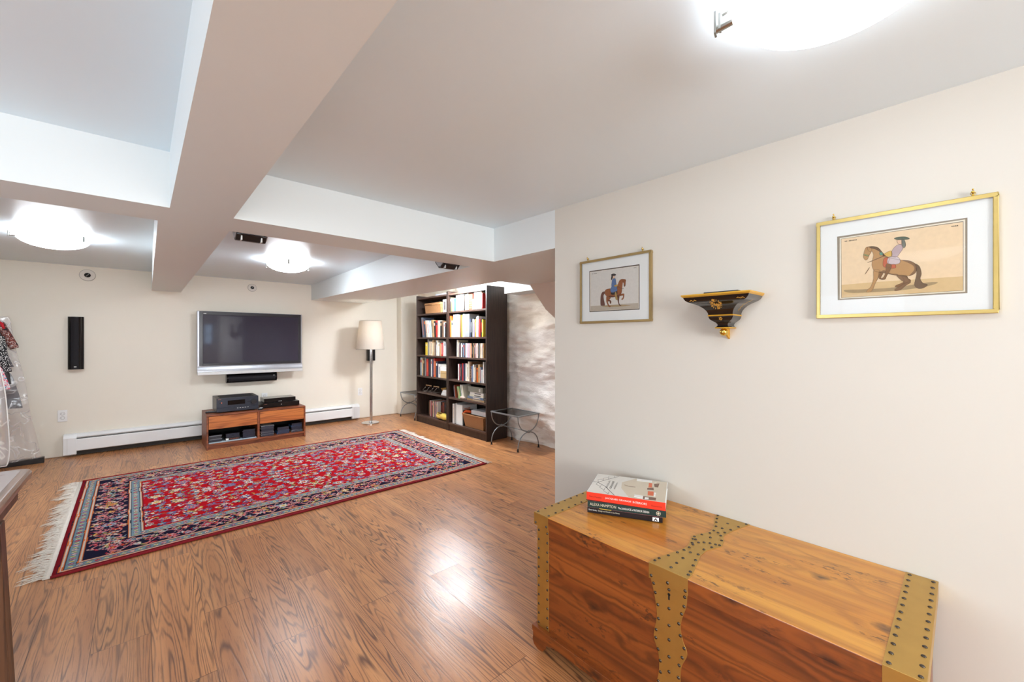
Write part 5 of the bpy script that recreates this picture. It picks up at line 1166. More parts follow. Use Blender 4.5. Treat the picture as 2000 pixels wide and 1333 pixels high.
    for ya, yb, yy, lab in ((1.155, y1+e, y1, 'brass corner band at the left end of the front'), (y0-e, 0.128, y0, 'brass corner band at the right end of the front')):
        m = MB(); m.box(xf-e, xf, ya, yb, 0.101, 0.522)
        if yb > 1: m.box(xf, xf+0.07, yy, yy+e, 0.101, 0.522)
        else: m.box(xf, xf+0.07, yy-e, yy, 0.101, 0.522)
        b = m.build('corner_band', M_brass, body, bevel=0.0005); b['label'] = lab
        n = 11; studs(b, [(X, q, 0.505-(0.505-0.115)*i/(n-1)) for q in (ya+0.008, yb-0.009) for i in range(n)], '-X')
def smooth_open(pts, sub=5):
    out = []
    for i in range(len(pts)-1):
        p0, p1, p2, p3 = pts[max(i-1, 0)], pts[i], pts[i+1], pts[min(i+2, len(pts)-1)]
        for k in range(sub):
            t = k/sub
            out.append(tuple(0.5*((2*p1[j])+(-p0[j]+p2[j])*t+(2*p0[j]-5*p1[j]+4*p2[j]-p3[j])*t*t+(-p0[j]+3*p1[j]-3*p2[j]+p3[j])*t**3) for j in (0, 1)))
    return out+[pts[-1]]
chest()

# ---------------------------------------------------------------- the three design books on the chest
RX = Matrix.Rotation(PI/2, 4, 'X')
def spine_text(o, s, x0, w, z0, h, mat, name='spine_lettering'): return text_part(name, s, w, h, mat, o, Vector((x0, -0.0004, z0)), RX)
def big_book(P, ang, L, D, z0, z1, cover, lab, jacket_pages=True):
    o = thing('hardback_book', (P[0], P[1], z0), lab, 'book', 'three hardbacks on the chest', rz=ang); h = z1-z0; cv = 0.003
    m = MB(); m.box(0, L, 0, D, 0, cv); m.box(0, L, 0, D, h-cv, h)
    m.prism([(0.0, 0.0), (-0.0, 0.0)][:0]+[(0.0, cv*0.2), (-0.0003, h*0.5), (0.0, h-cv*0.2), (0.004, h-cv*0.2), (0.004, cv*0.2)], 'X', 0, L)
    o2 = m.build('cover', cover, o, bevel=0.0008)
    m = MB(); m.box(0.003, L-0.003, 0.004, D-0.004, cv, h-cv); m.build('pages', M_paper, o)
    return o
A0 = -1.1284
inkw = plain('white_lettering', (240,238,232), 0.5, var=0.01); inkt = plain('cream_lettering', (214,204,178), 0.5, var=0.01); inkr = plain('dark_red_lettering', (150,40,30), 0.5, var=0.01)
Z = 0.5788
b3 = big_book((1.4035, 1.076), -1.094, 0.300, 0.235, Z, Z+0.0225, plain('black_jacket', (30, 28, 33), 0.22), 'black spined hardback at the bottom of the pile on the chest')
spine_text(b3, 'David Linley', 0.006, 0.034, 0.008, 0.0075, inkw); spine_text(b3, 'Design and Detail in the Home', 0.045, 0.088, 0.008, 0.008, inkt)
m = MB(); m.box(0.262, 0.286, -0.0006, -0.0001, 0.0035, 0.0185); bx = m.build('publisher_mark', inkw, b3); m = MB(); m.prism([(0.266, 0.005), (0.274, 0.017), (0.282, 0.005), (0.278, 0.005), (0.274, 0.011), (0.270, 0.005)], 'Y', -0.0010, -0.0006); m.build('mark_triangle', plain('black_jacket', (30,28,33)), bx)
m = MB(); m.box(0.0, 0.30, -0.0004, 0.02, 0.0226, 0.0231); cc = m.build('jacket_edge', plain('pink_jacket_edge', (214, 110, 120), 0.4), b3)
m = MB(); m.box(0.05, 0.10, -0.0008, -0.0003, 0.0205, 0.0228); m.build('yellow_edge', plain('yellow_jacket_edge', (226, 196, 70), 0.4), b3)
b2 = big_book((1.4015, 1.0735), -1.0905, 0.312, 0.250, Z+0.0235, Z+0.0505, plain('dark_green_jacket', (34, 56, 54), 0.25), 'dark green spined hardback in the middle of the pile on the chest')
spine_text(b2, 'ALEXA HAMPTON', 0.010, 0.108, 0.009, 0.0115, inkt); spine_text(b2, 'The LANGUAGE of INTERIOR DESIGN', 0.126, 0.122, 0.009, 0.008, inkw)
m = MB(); m.tube([(0.283, -0.0006, 0.0135), (0.283, -0.0001, 0.0135)], 0.0085, 24); sl = m.build('publisher_mark', inkt, b2)
m = MB(); m.tube([(0.283, -0.0009, 0.0135), (0.283, -0.0006, 0.0135)], 0.0068, 20); m.build('mark_disc', plain('dark_green_jacket', (34,56,54)), sl)
m = MB(); m.box(0.281, 0.285, -0.0012, -0.0009, 0.009, 0.018); m.box(0.278, 0.288, -0.0012, -0.0009, 0.012, 0.015); m.build('mark_figure', inkt, sl)
b1 = big_book((1.408, 1.083), A0, 0.3154, 0.2575, Z+0.0512, 0.662, M_white_mount, 'thick hardback with bright red spine and white pictorial cover, topmost on the chest')
hh = 0.662-Z-0.0512
m = MB(); m.box(-0.0004, 0.3158, -0.0008, 0.0022, -0.0002, hh+0.0004); sp = m.build('red_spine', plain('bright_red_jacket', (232, 58, 38), 0.3, var=0.02), b1, bevel=0.0006)
def stext(s, x0, w, z0, h, mat): return text_part('spine_lettering', s, w, h, mat, b1, Vector((x0, -0.0013, z0)), RX)
stext('Pierre Passebon', 0.012, 0.052, 0.012, 0.0075, inkr); stext('JACQUES GRANGE', 0.078, 0.106, 0.0125, 0.0085, inkw); stext('INTERIORS', 0.190, 0.055, 0.0125, 0.0085, inkw); stext('Flammarion', 0.262, 0.040, 0.011, 0.006, inkr)
def on_cover(name, polys, mat, lvl):
    m = MB()
    for p in polys: m.prism(p, 'Z', hh+0.0002, hh+0.0003+lvl*0.00015)
    return m.build(name, mat, b1)
def stroke(a, b, w):
    dx, dy = b[0]-a[0], b[1]-a[1]; L = math.hypot(dx, dy); nx, ny = -dy/L*w/2, dx/L*w/2
    return [(a[0]+nx, a[1]+ny), (b[0]+nx, b[1]+ny), (b[0]-nx, b[1]-ny), (a[0]-nx, a[1]-ny)]
on_cover('cover_photo', [[(0.002, 0.003), (0.3134, 0.003), (0.3134, 0.255), (0.002, 0.255)]], plain('cover_white', (226, 222, 214), 0.25, var=0.02), 0)
on_cover('cover_floor', [[(0.1238, 0.1748), (0.1766, 0.250), (0.313, 0.252), (0.313, 0.004), (0.20, 0.004), (0.1725, 0.0068), (0.1307, 0.1007)]], plain('cover_sand', (214, 200, 178), 0.25, var=0.05), 1)
rail = plain('cover_rail', (52, 50, 48), 0.3)
on_cover('cover_rail', [stroke((0.001,0.1337),(0.0213,0.136),0.004), stroke((0.0213,0.136),(0.099,0.252),0.0022), stroke((0.0213,0.136),(0.0615,0.0948),0.003), stroke((0.0615,0.0948),(0.1153,0.004),0.003)]
  +[stroke(a, b, 0.0014) for a, b in [((0.0156,0.1708),(0.0225,0.1409)),((0.036,0.1998),(0.0412,0.1664)),((0.0549,0.2374),(0.0602,0.1972)),((0.0781,0.252),(0.0823,0.2321)),((0.0223,0.1289),(0.0187,0.1073)),((0.0438,0.1065),(0.0419,0.072)),((0.0646,0.0734),(0.0654,0.0376)),((0.0891,0.0363),(0.0885,0.0046)),((0.0156,0.1708),(0.036,0.185)),((0.036,0.1998),(0.0549,0.215)),((0.0187,0.1073),(0.0419,0.085)),((0.0419,0.072),(0.0654,0.05)),((0.0654,0.0376),(0.0885,0.012))]], rail, 2)
on_cover('cover_blocks', [[(0.2379,0.2126),(0.2522,0.2125),(0.2538,0.1597),(0.2396,0.1532)],[(0.2411,0.1071),(0.2643,0.1094),(0.2662,0.0598),(0.2435,0.0562)]], plain('cover_orange', (226, 98, 44), 0.3), 3)
on_cover('cover_table', [[(0.2354,0.1441),(0.261,0.1585),(0.2635,0.1264),(0.2367,0.1236)],[(0.2268,0.0397),(0.2783,0.0408),(0.278,0.0122),(0.2294,0.0053)],[(0.2599,0.2077),(0.2824,0.2247),(0.2782,0.1692),(0.2638,0.1716)]], plain('cover_brown', (122, 88, 70), 0.4, var=0.3, scale=60), 3)
on_cover('cover_sofas', [[(0.1825,0.2530),(0.2491,0.2535),(0.2501,0.2267),(0.1836,0.2195)],[(0.1914,0.0466),(0.2272,0.0429),(0.227,0.0098),(0.1934,0.0157)],[(0.266,0.10),(0.274,0.10),(0.274,0.055),(0.267,0.055)],[(0.235,0.03),(0.25,0.03),(0.25,0.01),(0.235,0.01)]], plain('cover_sofa_white', (240, 238, 234), 0.3), 4)
on_cover('cover_lamp', [stroke((0.1368,0.1487),(0.1591,0.1349),0.0012), stroke((0.140,0.138),(0.1591,0.1349),0.0012), stroke((0.1591,0.1349),(0.1868,0.135),0.004)], plain('cover_brown', (122,88,70)), 4)
for s, x in (('JACQUES', 0.066), ('GRANGE', 0.082), ('INTERIORS', 0.098)):
    text_part('cover_lettering', s, 0.10 if s != 'INTERIORS' else 0.085, 0.010 if s != 'INTERIORS' else 0.006, rail, b1, Vector((x+0.010, 0.0745, hh+0.0012)), Matrix.Rotation(PI/2, 4, 'Z'))

# ================================================================ PICTURES AND BRACKET ON THE RIGHT-HAND WALL
def picture(art, y0, y1, z0, z1, w, Mf, lab):
    r = thing('framed_picture', (2.048, (y0+y1)/2, z0), lab, 'picture', 'framed riding prints on the right wall')
    XF, XB = 2.028, 2.049
    m = MB(); m.box(XF, XB, y0, y1, z0, z0+w); m.box(XF, XB, y0, y1, z1-w, z1); m.box(XF, XB, y0, y0+w, z0+w, z1-w); m.box(XF, XB, y1-w, y1, z0+w, z1-w); m.build('frame', Mf, r, bevel=0.002)
    m = MB(); q = 0.003; XI = XF+0.003
    for a in ((y0+w-q, y1-w+q, z0+w-q, z0+w), (y0+w-q, y1-w+q, z1-w, z1-w+q), (y0+w-q, y0+w, z0+w, z1-w), (y1-w, y1-w+q, z0+w, z1-w)): m.box(XI, XI+0.004, a[0], a[1]+0, a[2], a[3])
    m.build('sight_edge', M_goldp, r)
    m = MB(); m.box(2.0362, 2.041, y0+w-0.002, y1-w+0.002, z0+w-0.002, z1-w+0.002); m.build('mount', M_white_mount, r)
    pr = None; x = 2.0360
    for i, (n, poly, mk) in enumerate(art):
        sm = n in ('line','cream','line2','paper')
        p = poly if sm or n.startswith('ground') and n == 'ground' else smooth_poly(poly, 4)
        m = MB(); m.prism(p, 'X', x-0.00006*(i+1), x-0.00006*i-0.00001)
        if n == 'line': pr = m.build('print', artm('mat_line_pale' if y0 < 0 else mk), r)
        else: m.build({'line2':'plate_line','leg_back2':'far_hind_leg','foreleg2':'raised_foreleg'}.get(n, n), artm(mk), pr)
    om = MB(); X1o = x-0.00006*(len(art)+1)
    for n, poly, mk in art:
        if n in ('line','cream','line2','paper','ground','ground_shade','rump_shade','belly'): continue
        pp = smooth_poly(poly, 4); k = len(pp); ar = sum(pp[i][0]*pp[(i+1) % k][1]-pp[(i+1) % k][0]*pp[i][1] for i in range(k)); sg = 1 if ar > 0 else -1
        inn = []
        for i in range(k):
            ax, ay = pp[i-1]; bx_, by_ = pp[(i+1) % k]; tx, ty = bx_-ax, by_-ay; L = math.hypot(tx, ty) or 1
            inn.append((pp[i][0]-sg*ty/L*0.0007, pp[i][1]+sg*tx/L*0.0007))
        bb = len(om.v); om.v += [(X1o, p[0], p[1]) for p in pp]+[(X1o, p[0], p[1]) for p in inn]
        for i in range(k): om.f.append((bb+i, bb+(i+1) % k, bb+k+(i+1) % k, bb+k+i)); om.m.append(0)
    ob_ = om.build('engraved_outline', artm('outline'), pr)
    # engraved captions: tiny strokes of letters
    ys = [p[0] for p in art[2][1]]; zs = [p[1] for p in art[2][1]]; ya, yb, zz = min(ys), max(ys), max(zs)
    m = MB(); X0 = x-0.00006*(len(art)+2)
    for k in range(9):
        if k == 2: continue
        m.box(X0, X0+0.0001, yb-0.012-k*0.0042, yb-0.0145-k*0.0042, zz-0.014, zz-0.0105)
    for k in range(4): m.box(X0, X0+0.0001, ya+0.012+k*0.0042, ya+0.0145+k*0.0042, zz-0.014, zz-0.0105)
    m.build('engraved_caption', artm('ink'), pr)
    m = MB(); m.box(2.0322, 2.0328, y0+w-0.001, y1-w+0.001, z0+w-0.001, z1-w+0.001); m.build('glass', M_pane, r)
    r.location = (2.048, (y0+y1)/2, z0)
    for yy in (y0+0.055, y1-0.055):
        m = MB(); m.tube([(2.040, yy, z1-0.001), (2.040, yy, z1+0.012)], 0.0022, 8); m.ball((2.036, yy, z1+0.014), 0.0048, 12); m.ball((2.033, yy, z1+0.022), 0.0028, 10)
        m.tube([(2.040+0.003*math.cos(a), yy+0.006*math.sin(a)*0.9, z1+0.010+0.006*math.cos(a)) for a in [k*PI/6 for k in range(12)]], 0.0011, 5, closed=True)
        m.tube([(2.034, yy, z1+0.014), (2.05, yy, z1+0.014)], 0.0013, 6); m.lathe([(0.005, 0), (0.0035, 0.003)], (2.039, yy, z1), 10); m.build('hanger', M_brassp, r, smooth=True)
    return r
KW = 0.8732      # the prints and the bracket were measured on a plane 2.05 m out; the wall stands at 1.79 m
def fit_to_wall(r): r.scale = (KW, KW, KW); r.location = (r.location.x*KW, r.location.y*KW, 1.31+(r.location.z-1.31)*KW)
fit_to_wall(picture(BIG_ART, -0.072, 0.405, 1.3965, 1.785, 0.0125, M_goldf, 'nearer gilt framed print of a grey-coated rider on a tan horse facing left'))
fit_to_wall(picture(SMALL_ART, 1.132, 1.614, 1.4105, 1.7965, 0.0125, M_goldf2, 'farther framed print of a blue-coated rider on a brown horse facing right'))
def bracket():
    yc, r = 0.745, thing('bracket_shelf', (2.049, 0.745, 1.36), 'black lacquer bracket shelf with gold flowers between the two framed prints', 'wall shelf')
    P = [(1.506, 0.140, 0.171), (1.500, 0.138, 0.169), (1.493, 0.133, 0.166), (1.486, 0.124, 0.160), (1.480, 0.110, 0.152), (1.474, 0.095, 0.143), (1.466, 0.080, 0.132), (1.456, 0.068, 0.121), (1.445, 0.059, 0.112), (1.434, 0.054, 0.106), (1.4255, 0.053, 0.103)]
    Q = [(1.4195, 0.053, 0.102), (1.412, 0.052, 0.101), (1.404, 0.047, 0.097), (1.397, 0.038, 0.090), (1.390, 0.028, 0.082), (1.383, 0.0225, 0.077), (1.377, 0.022, 0.076), (1.372, 0.025, 0.079), (1.3685, 0.030, 0.084)]
    def loft(st, name, mat):
        m = MB()
        for z, w, d in st: m.v += [(2.0495, yc-w, z), (2.0495-d, yc-w, z), (2.0495-d, yc+w, z), (2.0495, yc+w, z)]
        for i in range(len(st)-1):
            for k in range(4): m.f.append((i*4+k, i*4+(k+1) % 4, i*4+4+(k+1) % 4, i*4+4+k)); m.m.append(0)
        m.f += [(0, 1, 2, 3), tuple(len(st)*4-4+k for k in range(4))]; m.m += [0, 0]
        return m.build(name, mat, r, smooth=True, autos=0.7)
    up = loft(P, 'upper_body', M_lacq); lo = loft(Q, 'lower_body', M_lacq)
    loft([(1.5185, 0.147, 0.180), (1.513, 0.1475, 0.1805), (1.506, 0.140, 0.172)], 'gold_top_moulding', M_goldp)
    loft([(1.4255, 0.0545, 0.1045), (1.4225, 0.0555, 0.1055), (1.4195, 0.0545, 0.1035)], 'gold_band', M_goldp)
    loft([(1.3685, 0.031, 0.085), (1.3655, 0.032, 0.086), (1.363, 0.030, 0.084)], 'gold_foot_moulding', M_goldp)
    m = MB(); m.ball((1.986, yc, 1.3465), 0.0175, 28); m.tube([(1.986, yc, 1.362), (1.986, yc, 1.366)], 0.008, 16); m.build('brass_ball', M_brassp, r, smooth=True)
    m = MB(); m.prism([(2.049, 1.363), (1.975, 1.363), (2.03, 1.325), (2.049, 1.315)], 'Y', yc-0.004, yc+0.004); m.build('back_rib', M_goldp, r)
    def depth(z, st):
        for (za, wa, da), (zb, wb, db) in zip(st[:-1], st[1:]):
            if zb <= z <= za: t = (za-z)/(za-zb); return da+(db-da)*t, wa+(wb-wa)*t
        return st[-1][2], st[-1][1]
    def petals(pts, st, name, par):
        m = MB()
        for cy, cz, ry, rz, a in pts:
            n = 14; ring = []
            for k in range(n):
                q = 2*PI*k/n; u, v = ry*math.cos(q), rz*math.sin(q); y = cy+u*math.cos(a)-v*math.sin(a); z = cz+u*math.sin(a)+v*math.cos(a); z = min(max(z, st[-1][0]+.0005), st[0][0]-.0005)
                ring.append((2.0495-depth(z, st)[0]-0.0009, y, z))
            c = (2.0495-depth(cz, st)[0]-0.0016, cy, cz); b = len(m.v); m.v += ring+[c]
            for k in range(n): m.f.append((b+k, b+(k+1) % n, b+n)); m.m.append(0)
        return m.build(name, plain('gold_flower_paint', (206, 154, 62), 0.4, 0.2, var=0.25, scale=300), par)
    rg = random.Random(4); L = []
    for cy, cz, s in ((0.752, 1.468, 1.1), (0.741, 1.466, 1.1), (0.762, 1.476, 0.9), (0.752, 1.486, 1.0), (0.730, 1.474, 0.9), (0.745, 1.455, 0.8), (0.768, 1.465, 0.7)):
        for k in range(6):
            a = k*PI/3+rg.random(); L.append((cy+0.0048*s*math.cos(a), cz+0.0042*s*math.sin(a), 0.0038*s, 0.0016*s, a))
        L.append((cy, cz, 0.0018, 0.0018, 0))
    for k in range(16):
        a = k*PI/8; L.append((0.750+0.024*math.cos(a)*(1-0.2*rg.random()), 1.470+0.018*math.sin(a), 0.0042, 0.0013, a))
    petals(L, P, 'gold_flowers', up)
    L = []
    for s in (-1, 1):
        for k in range(7): L.append((yc+s*(0.088+0.0045*k)-0.004, 1.4905+0.002*math.sin(k*1.7), 0.0032, 0.0013, 0.6*math.sin(k*2.2)))
    petals(L, P, 'gold_sprays', up)
    petals([(yc+0.006*math.cos(k*PI/5)*(0.6+0.4*(k % 2)), 1.407+0.0055*math.sin(k*PI/5), 0.0030, 0.0012, k*PI/5) for k in range(10)], Q, 'gold_flowers', lo)
    # side sprays
    m = MB()
    for k in range(9):
        z = 1.488-k*0.0052; d, w = depth(z, P); x = 2.0495-d*0.45
        m.tube([(x-0.006*(-1)**k, yc-w-0.0006, z+0.001), (x+0.004*(-1)**k, yc-depth(z-0.004, P)[1]-0.0006, z-0.004)], 0.0009, 5)
    m.build('side_spray', M_goldp, up)
    fit_to_wall(r)
    o = thing('black_tray', (1.96, 0.73, 1.519), 'thin black tray lying on top of the bracket shelf', 'tray')
    m = MB(); m.box(1.90, 2.03, 0.655, 0.80, 1.5190, 1.5265); m.build('tray_body', M_blk, o, bevel=0.001); fit_to_wall(o)
bracket()

# ================================================================ WORN TABLE IN THE LEFT FOREGROUND
def left_table():
    r = thing('worn_table', (-0.85, 2.0, 0), 'worn wooden table edge and leg at the left edge of the picture', 'table')
    X1, Y1, Z = -0.353, 2.76, 0.75; pts = []
    rc = 0.05
    poly = [(-1.5, 1.2), (X1, 1.2)]+[(X1-rc+rc*math.cos(a), Y1-rc+rc*math.sin(a)) for a in [i*PI/2/8 for i in range(9)]]+[(-1.5, Y1)]
    m = MB(); m.prism(poly, 'Z', Z-0.038, Z); m.build('table_top', M_old, r, bevel=0.014, seg=5)
    t = NT('worn_wood_glare'); oc = t.obj(); n1 = t.noise(oc, 14.0, 5.0, 0.65); n2 = t.noise(oc, 3.0, 2.0)
    wm = t.P(color=t.mix(t.n('ShaderNodeMapRange', {'Value': t.math('ADD', n1, t.math('MULTIPLY', n2, 0.5)), 'From Min': 0.82, 'From Max': 0.98}).outputs[0], srgb(206, 194, 192), srgb(140, 104, 84)), rough=0.25, coat=0.4, coatr=0.1)  # pale tone is glare painted into the colour; brown blotches are worn wood
    m = MB(); m.prism([(-1.48, 1.22), (X1-0.032, 1.22), (X1-0.032, Y1-0.05), (X1-0.05, Y1-0.025), (-1.48, Y1-0.02)], 'Z', Z-0.001, Z+0.0012); m.build('worn_top_glare', wm, r)
    m = MB(); m.prism([(-1.46, 1.24), (-0.39, 1.24), (-0.39, 2.70), (-1.46, 2.70)], 'Z', Z-0.12, Z-0.038); m.build('apron', M_old_side, r, bevel=0.003)
    for (xa, xb, ya, yb, sx) in ((-0.46, -0.385, 2.36, 2.44, 0.026), (-0.46, -0.385, 1.26, 1.34, 0.026), (-1.45, -1.37, 2.36, 2.44, -0.02), (-1.45, -1.37, 1.26, 1.34, -0.02)):
        m = MB(); m.hexa([(xa+sx, ya, 0), (xb+sx, ya, 0), (xb+sx, yb, 0), (xa+sx, yb, 0), (xa, ya, Z-0.12), (xb, ya, Z-0.12), (xb, yb, Z-0.12), (xa, yb, Z-0.12)]); m.build('leg', M_old_side, r, bevel=0.004)
left_table()

# ================================================================ CLOTHES RACK WITH GARMENT BAGS
def clear_plastic(name, dens, rough=0.18, col=(0.9, 0.88, 0.88, 1)):
    t = NT(name); o = t.obj(); n1 = t.noise(o, 5.0, 2.5, 0.5, 0.5)
    nb = t.bump(n1, 0.6, 0.04)
    cr = t.n('ShaderNodeMapRange', {'Value': t.math('ABSOLUTE', t.math('SUBTRACT', n1, 0.5)), 'From Min': 0.0, 'From Max': 0.02, 'To Min': min(0.9, dens+0.3), 'To Max': dens}).outputs[0]
    tr = t.n('ShaderNodeBsdfTransparent', {0: (0.97, 0.96, 0.96, 1)}); df = t.n('ShaderNodeBsdfDiffuse', {0: col, 'Normal': nb}); gl = t.n('ShaderNodeBsdfGlossy', {0: (1,1,1,1), 'Roughness': rough, 'Normal': nb})
    a = t.n('ShaderNodeMixShader', {0: 0.22, 1: df.outputs[0], 2: gl.outputs[0]}); b = t.n('ShaderNodeMixShader', {0: cr, 1: tr.outputs[0], 2: a.outputs[0]})
    t.t.links.new(b.outputs[0], t.t.nodes['Material Output'].inputs[0]); return t.mat
M_bag = clear_plastic('clear_garment_plastic', 0.17); M_bag2 = clear_plastic('milky_garment_plastic', 0.36, 0.25, (0.92, 0.9, 0.9, 1))
def drape(name, edge, xl, y, depth, mat, par, folds=5, amp=0.012, seed=0, openb=True):
    """a hanging cloth shell; edge = right-hand outline as (x, z) from top to bottom, xl = hidden left side offset"""
    m = MB(); n = 56; E2 = smooth_open(edge, 6); rg = random.Random(seed); ph = [rg.random()*6 for _ in range(4)]
    z_top, z_bot = E2[0][1], E2[-1][1]
    for x, z in E2:
        f = (z_top-z)/(z_top-z_bot+1e-6); x0 = xl(f); xc, w = (x+x0)/2, (x-x0)/2; dd = depth*(0.35+0.65*min(1, f*6))
        for k in range(n):
            q = 2*PI*k/n; a = amp*(0.25+f)*(math.sin(folds*q+ph[0]+f*2)+0.6*math.sin((folds*2+1)*q+ph[1]-f*3))+0.25*amp*math.sin(f*25+ph[2]+q*3)
            cx = abs(math.cos(q))**0.8*(1 if math.cos(q) > 0 else -1)
            m.v.append((xc+cx*(w), y+math.sin(q)*(dd+a), z+(0.25*amp*math.sin(q*3+ph[3]) if 0 < f < 1 else 0)))
    R = len(E2)
    for i in range(R-1):
        for k in range(n): m.f.append((i*n+k, i*n+(k+1) % n, (i+1)*n+(k+1) % n, (i+1)*n+k)); m.m.append(0)
    m.f.append(tuple(range(n))); m.m.append(0)
    return m.build(name, mat, par, smooth=True, autos=1.2)
def rack():
    r = thing('clothes_rack', (-1.35, 6.2, 0), 'black base bar of a clothes rack on the floor at the far left', 'clothes rack')
    m = MB(); m.box(-2.0, -0.775, 6.585, 6.64, 0.0, 0.06); m.build('base_bar', M_blk, r, bevel=0.003)
    m = MB(); m.box(-1.36, -1.31, 5.7, 6.58, 0.0, 0.05); m.build('foot_bar', M_blk, r, bevel=0.003)
    for y in (5.75, 6.61): m = MB(); m.tube([(-1.335, y, 0.05), (-1.335, y, 1.72)], 0.014, 14); m.build('upright', M_steel, r, smooth=True)
    m = MB(); m.tube([(-1.335, 5.70, 1.72), (-1.335, 6.66, 1.72)], 0.014, 14); m.build('hanging_rail', M_steel, r, smooth=True)
    def hanger(o, y, zt=1.60):
        m = MB(); m.tube([(-1.335+0.02*math.cos(a), y, 1.726+0.018*math.sin(a)) for a in [PI*i/10 for i in range(11)]]+[(-1.355, y, 1.70), (-1.335, y, 1.66), (-1.335, y, zt)], 0.0022, 6); m.build('hanger_hook', M_steel, o, smooth=True)
    # far one: jacket and skirt in a clear bag
    y = 6.42
    o = thing('garment_bag', (-1.335, y, 0.08), 'long clear plastic garment bag hanging nearest the far wall', 'garment bag', 'bagged clothes on the rack'); hanger(o, y)
    drape('clear_bag', [(-1.05, 1.545), (-0.985, 1.53), (-0.966, 1.396), (-0.93, 1.147), (-0.882, 0.894), (-0.849, 0.576), (-0.807, 0.316), (-0.772, 0.09)], lambda f: -1.70-0.15*f, y, 0.05, M_bag, o, 7, 0.012, 1)
    o = thing('jacket', (-1.335, y, 1.2), 'navy and rust jacket with dark skirt inside the clear garment bag', 'jacket', 'bagged clothes on the rack')
    nav = plain('navy_cloth', (50, 50, 66), 0.9, var=0.2, scale=30); tn = NT('rust_plaid_cloth'); ocn = tn.obj(); nn = tn.noise(ocn, 26.0, 2.0, 0.5, 1.5)
    rust = tn.P(color=tn.ramp(nn, [(0.0, srgb(40,36,44)), (0.42, srgb(128,62,52)), (0.56, srgb(222,214,208)), (0.60, srgb(120,54,46)), (0.7, srgb(50,42,48))], 'CONSTANT'), rough=0.85); redc = plain('red_collar', (200, 30, 44), 0.8)
    drape('bodice', [(-1.05, 1.50), (-1.02, 1.49), (-1.00, 1.36), (-1.00, 1.24), (-0.99, 1.15), (-0.955, 1.04)], lambda f: -1.62, y, 0.028, nav, o, 3, 0.004, 2)
    m = MB(); m.tube([(-1.04, y-0.03, 1.475), (-0.995, y-0.035, 1.36), (-0.955, y-0.035, 1.25), (-0.945, y-0.035, 1.225)], [0.030, 0.032, 0.034, 0.03], 12); m.build('sleeve', rust, o, smooth=True)
    m = MB(); m.tube([(-1.06, y-0.05, 1.50), (-1.025, y-0.055, 1.47), (-1.01, y-0.058, 1.42)], [0.012, 0.014, 0.008], 8); m.build('collar', redc, o, smooth=True)
    drape('skirt', [(-1.03, 1.0), (-0.975, 0.97), (-0.93, 0.80), (-0.90, 0.64), (-0.905, 0.62)], lambda f: -1.5, y, 0.03, plain('dark_grey_cloth', (62, 62, 72), 0.85, var=0.2), o, 6, 0.008, 3)
    # dotted dress
    y = 6.22
    t = NT('black_white_dotted_cloth'); oc = t.obj(); vo = t.n('ShaderNodeTexVoronoi', {'Vector': oc, 'Scale': 105.0, 'Randomness': 0.8}, feature='F1')
    k = t.n('ShaderNodeMapRange', {'Value': vo.outputs['Distance'], 'From Min': 0.33, 'From Max': 0.42, 'To Min': 1.0, 'To Max': 0.0}).outputs[0]
    dots = t.P(color=t.mix(k, srgb(26, 25, 28), srgb(222, 220, 216)), rough=0.9)
    o = thing('dotted_dress', (-1.335, y, 0.9), 'black and white dotted dress hanging on the rack', 'dress', 'bagged clothes on the rack'); hanger(o, y, 1.5)
    drape('cloth', [(-1.10, 1.45), (-1.015, 1.36), (-0.982, 1.332), (-0.975, 1.25), (-0.963, 1.155), (-0.94, 1.02), (-0.938, 1.0)], lambda f: -1.6, y, 0.035, dots, o, 5, 0.006, 4)
    drape('underskirt', [(-1.0, 1.03), (-0.96, 1.0), (-0.95, 0.93), (-0.945, 0.88)], lambda f: -1.5, y+0.02, 0.02, M_blk, o, 5, 0.004, 5)
    # pink patterned top
    y = 6.10
    t = NT('pink_blue_print_cloth'); oc = t.obj(); n1 = t.noise(oc, 22.0, 2.0, 0.5, 2.5)
    pk = t.P(color=t.ramp(n1, [(0.0, srgb(60,150,190)), (0.40, srgb(236,228,228)), (0.5, srgb(222,60,100)), (0.6, srgb(240,232,232)), (0.72, srgb(90,160,200))], 'CONSTANT'), rough=0.85)
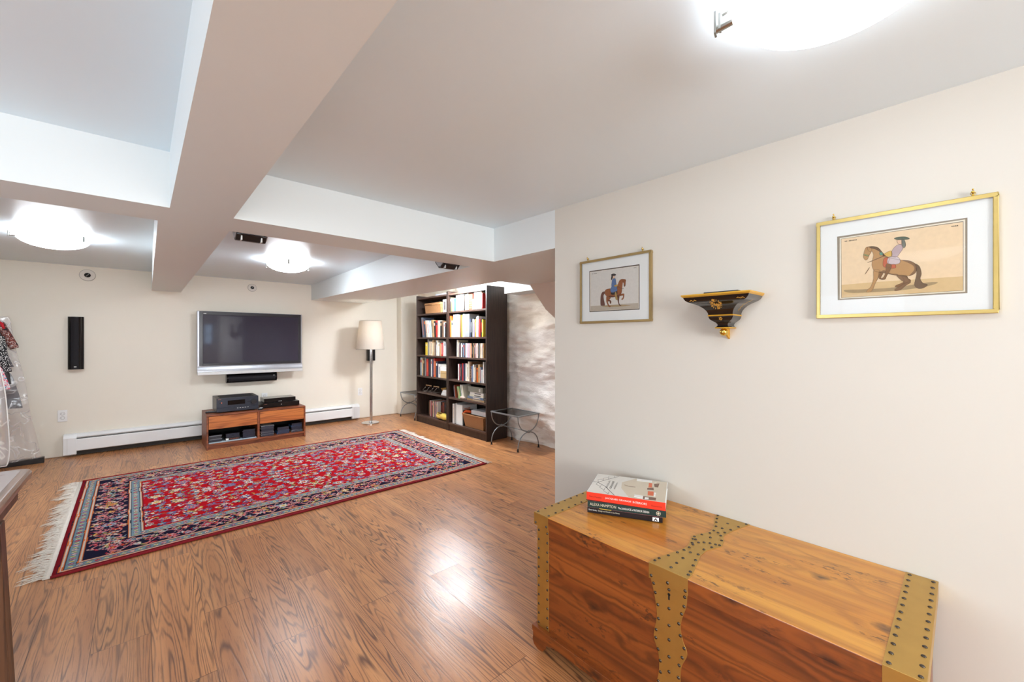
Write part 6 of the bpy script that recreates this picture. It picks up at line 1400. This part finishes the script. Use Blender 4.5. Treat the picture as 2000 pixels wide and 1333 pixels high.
    o = thing('patterned_top', (-1.335, y, 0.83), 'pink, white and blue patterned top hanging in front of the dotted dress', 'top', 'bagged clothes on the rack'); hanger(o, y, 1.2)
    drape('cloth', [(-1.03, 1.16), (-0.995, 1.07), (-0.973, 1.019), (-0.94, 0.90), (-0.930, 0.85), (-0.94, 0.84)], lambda f: -1.6, y, 0.03, pk, o, 4, 0.005, 6)
    # milky zipped bag nearest the camera, floral print low inside it
    y = 5.95
    o = thing('garment_bag', (-1.335, y, 0.15), 'milky white zipped garment bag with piping, nearest the camera on the rack', 'garment bag', 'bagged clothes on the rack'); hanger(o, y, 1.5)
    ed = [(-1.10, 1.50), (-1.02, 1.30), (-0.985, 1.12), (-0.967, 1.07), (-0.946, 0.935), (-0.928, 0.763), (-0.913, 0.477), (-0.908, 0.305), (-0.915, 0.19), (-0.925, 0.15)]
    drape('milky_bag', ed, lambda f: -1.72, y, 0.055, M_bag2, o, 4, 0.010, 7)
    m = MB(); m.tube([(x, y-0.03, z) for x, z in smooth_open(ed[2:], 5)]+[(-1.0, y-0.03, 0.146), (-1.7, y-0.03, 0.146)], 0.0045, 8); m.build('piping', M_plastic_w, o, smooth=True)
    t = NT('floral_print_cloth'); oc = t.obj(); n1 = t.noise(oc, 30.0, 2.0, 0.5, 1.0)
    fl = t.P(color=t.ramp(n1, [(0.0, srgb(90,90,130)), (0.42, srgb(206,196,150)), (0.5, srgb(190,90,90)), (0.57, srgb(150,160,110)), (0.66, srgb(226,220,206))], 'CONSTANT'), rough=0.85)
    o = thing('floral_dress', (-1.335, y+0.01, 0.36), 'pale floral dress inside the milky garment bag', 'dress', 'bagged clothes on the rack')
    drape('cloth', [(-1.05, 1.1), (-0.99, 0.9), (-0.955, 0.60), (-0.935, 0.42), (-0.935, 0.36)], lambda f: -1.6, y+0.005, 0.03, fl, o, 5, 0.005, 8)
rack()

# ---------------------------------------------------------------- tidy helper properties
for o in list(COL.objects):
    if '_local' in o: del o['_local']
for o in COL.objects:
    if o.type == 'LIGHT': pass
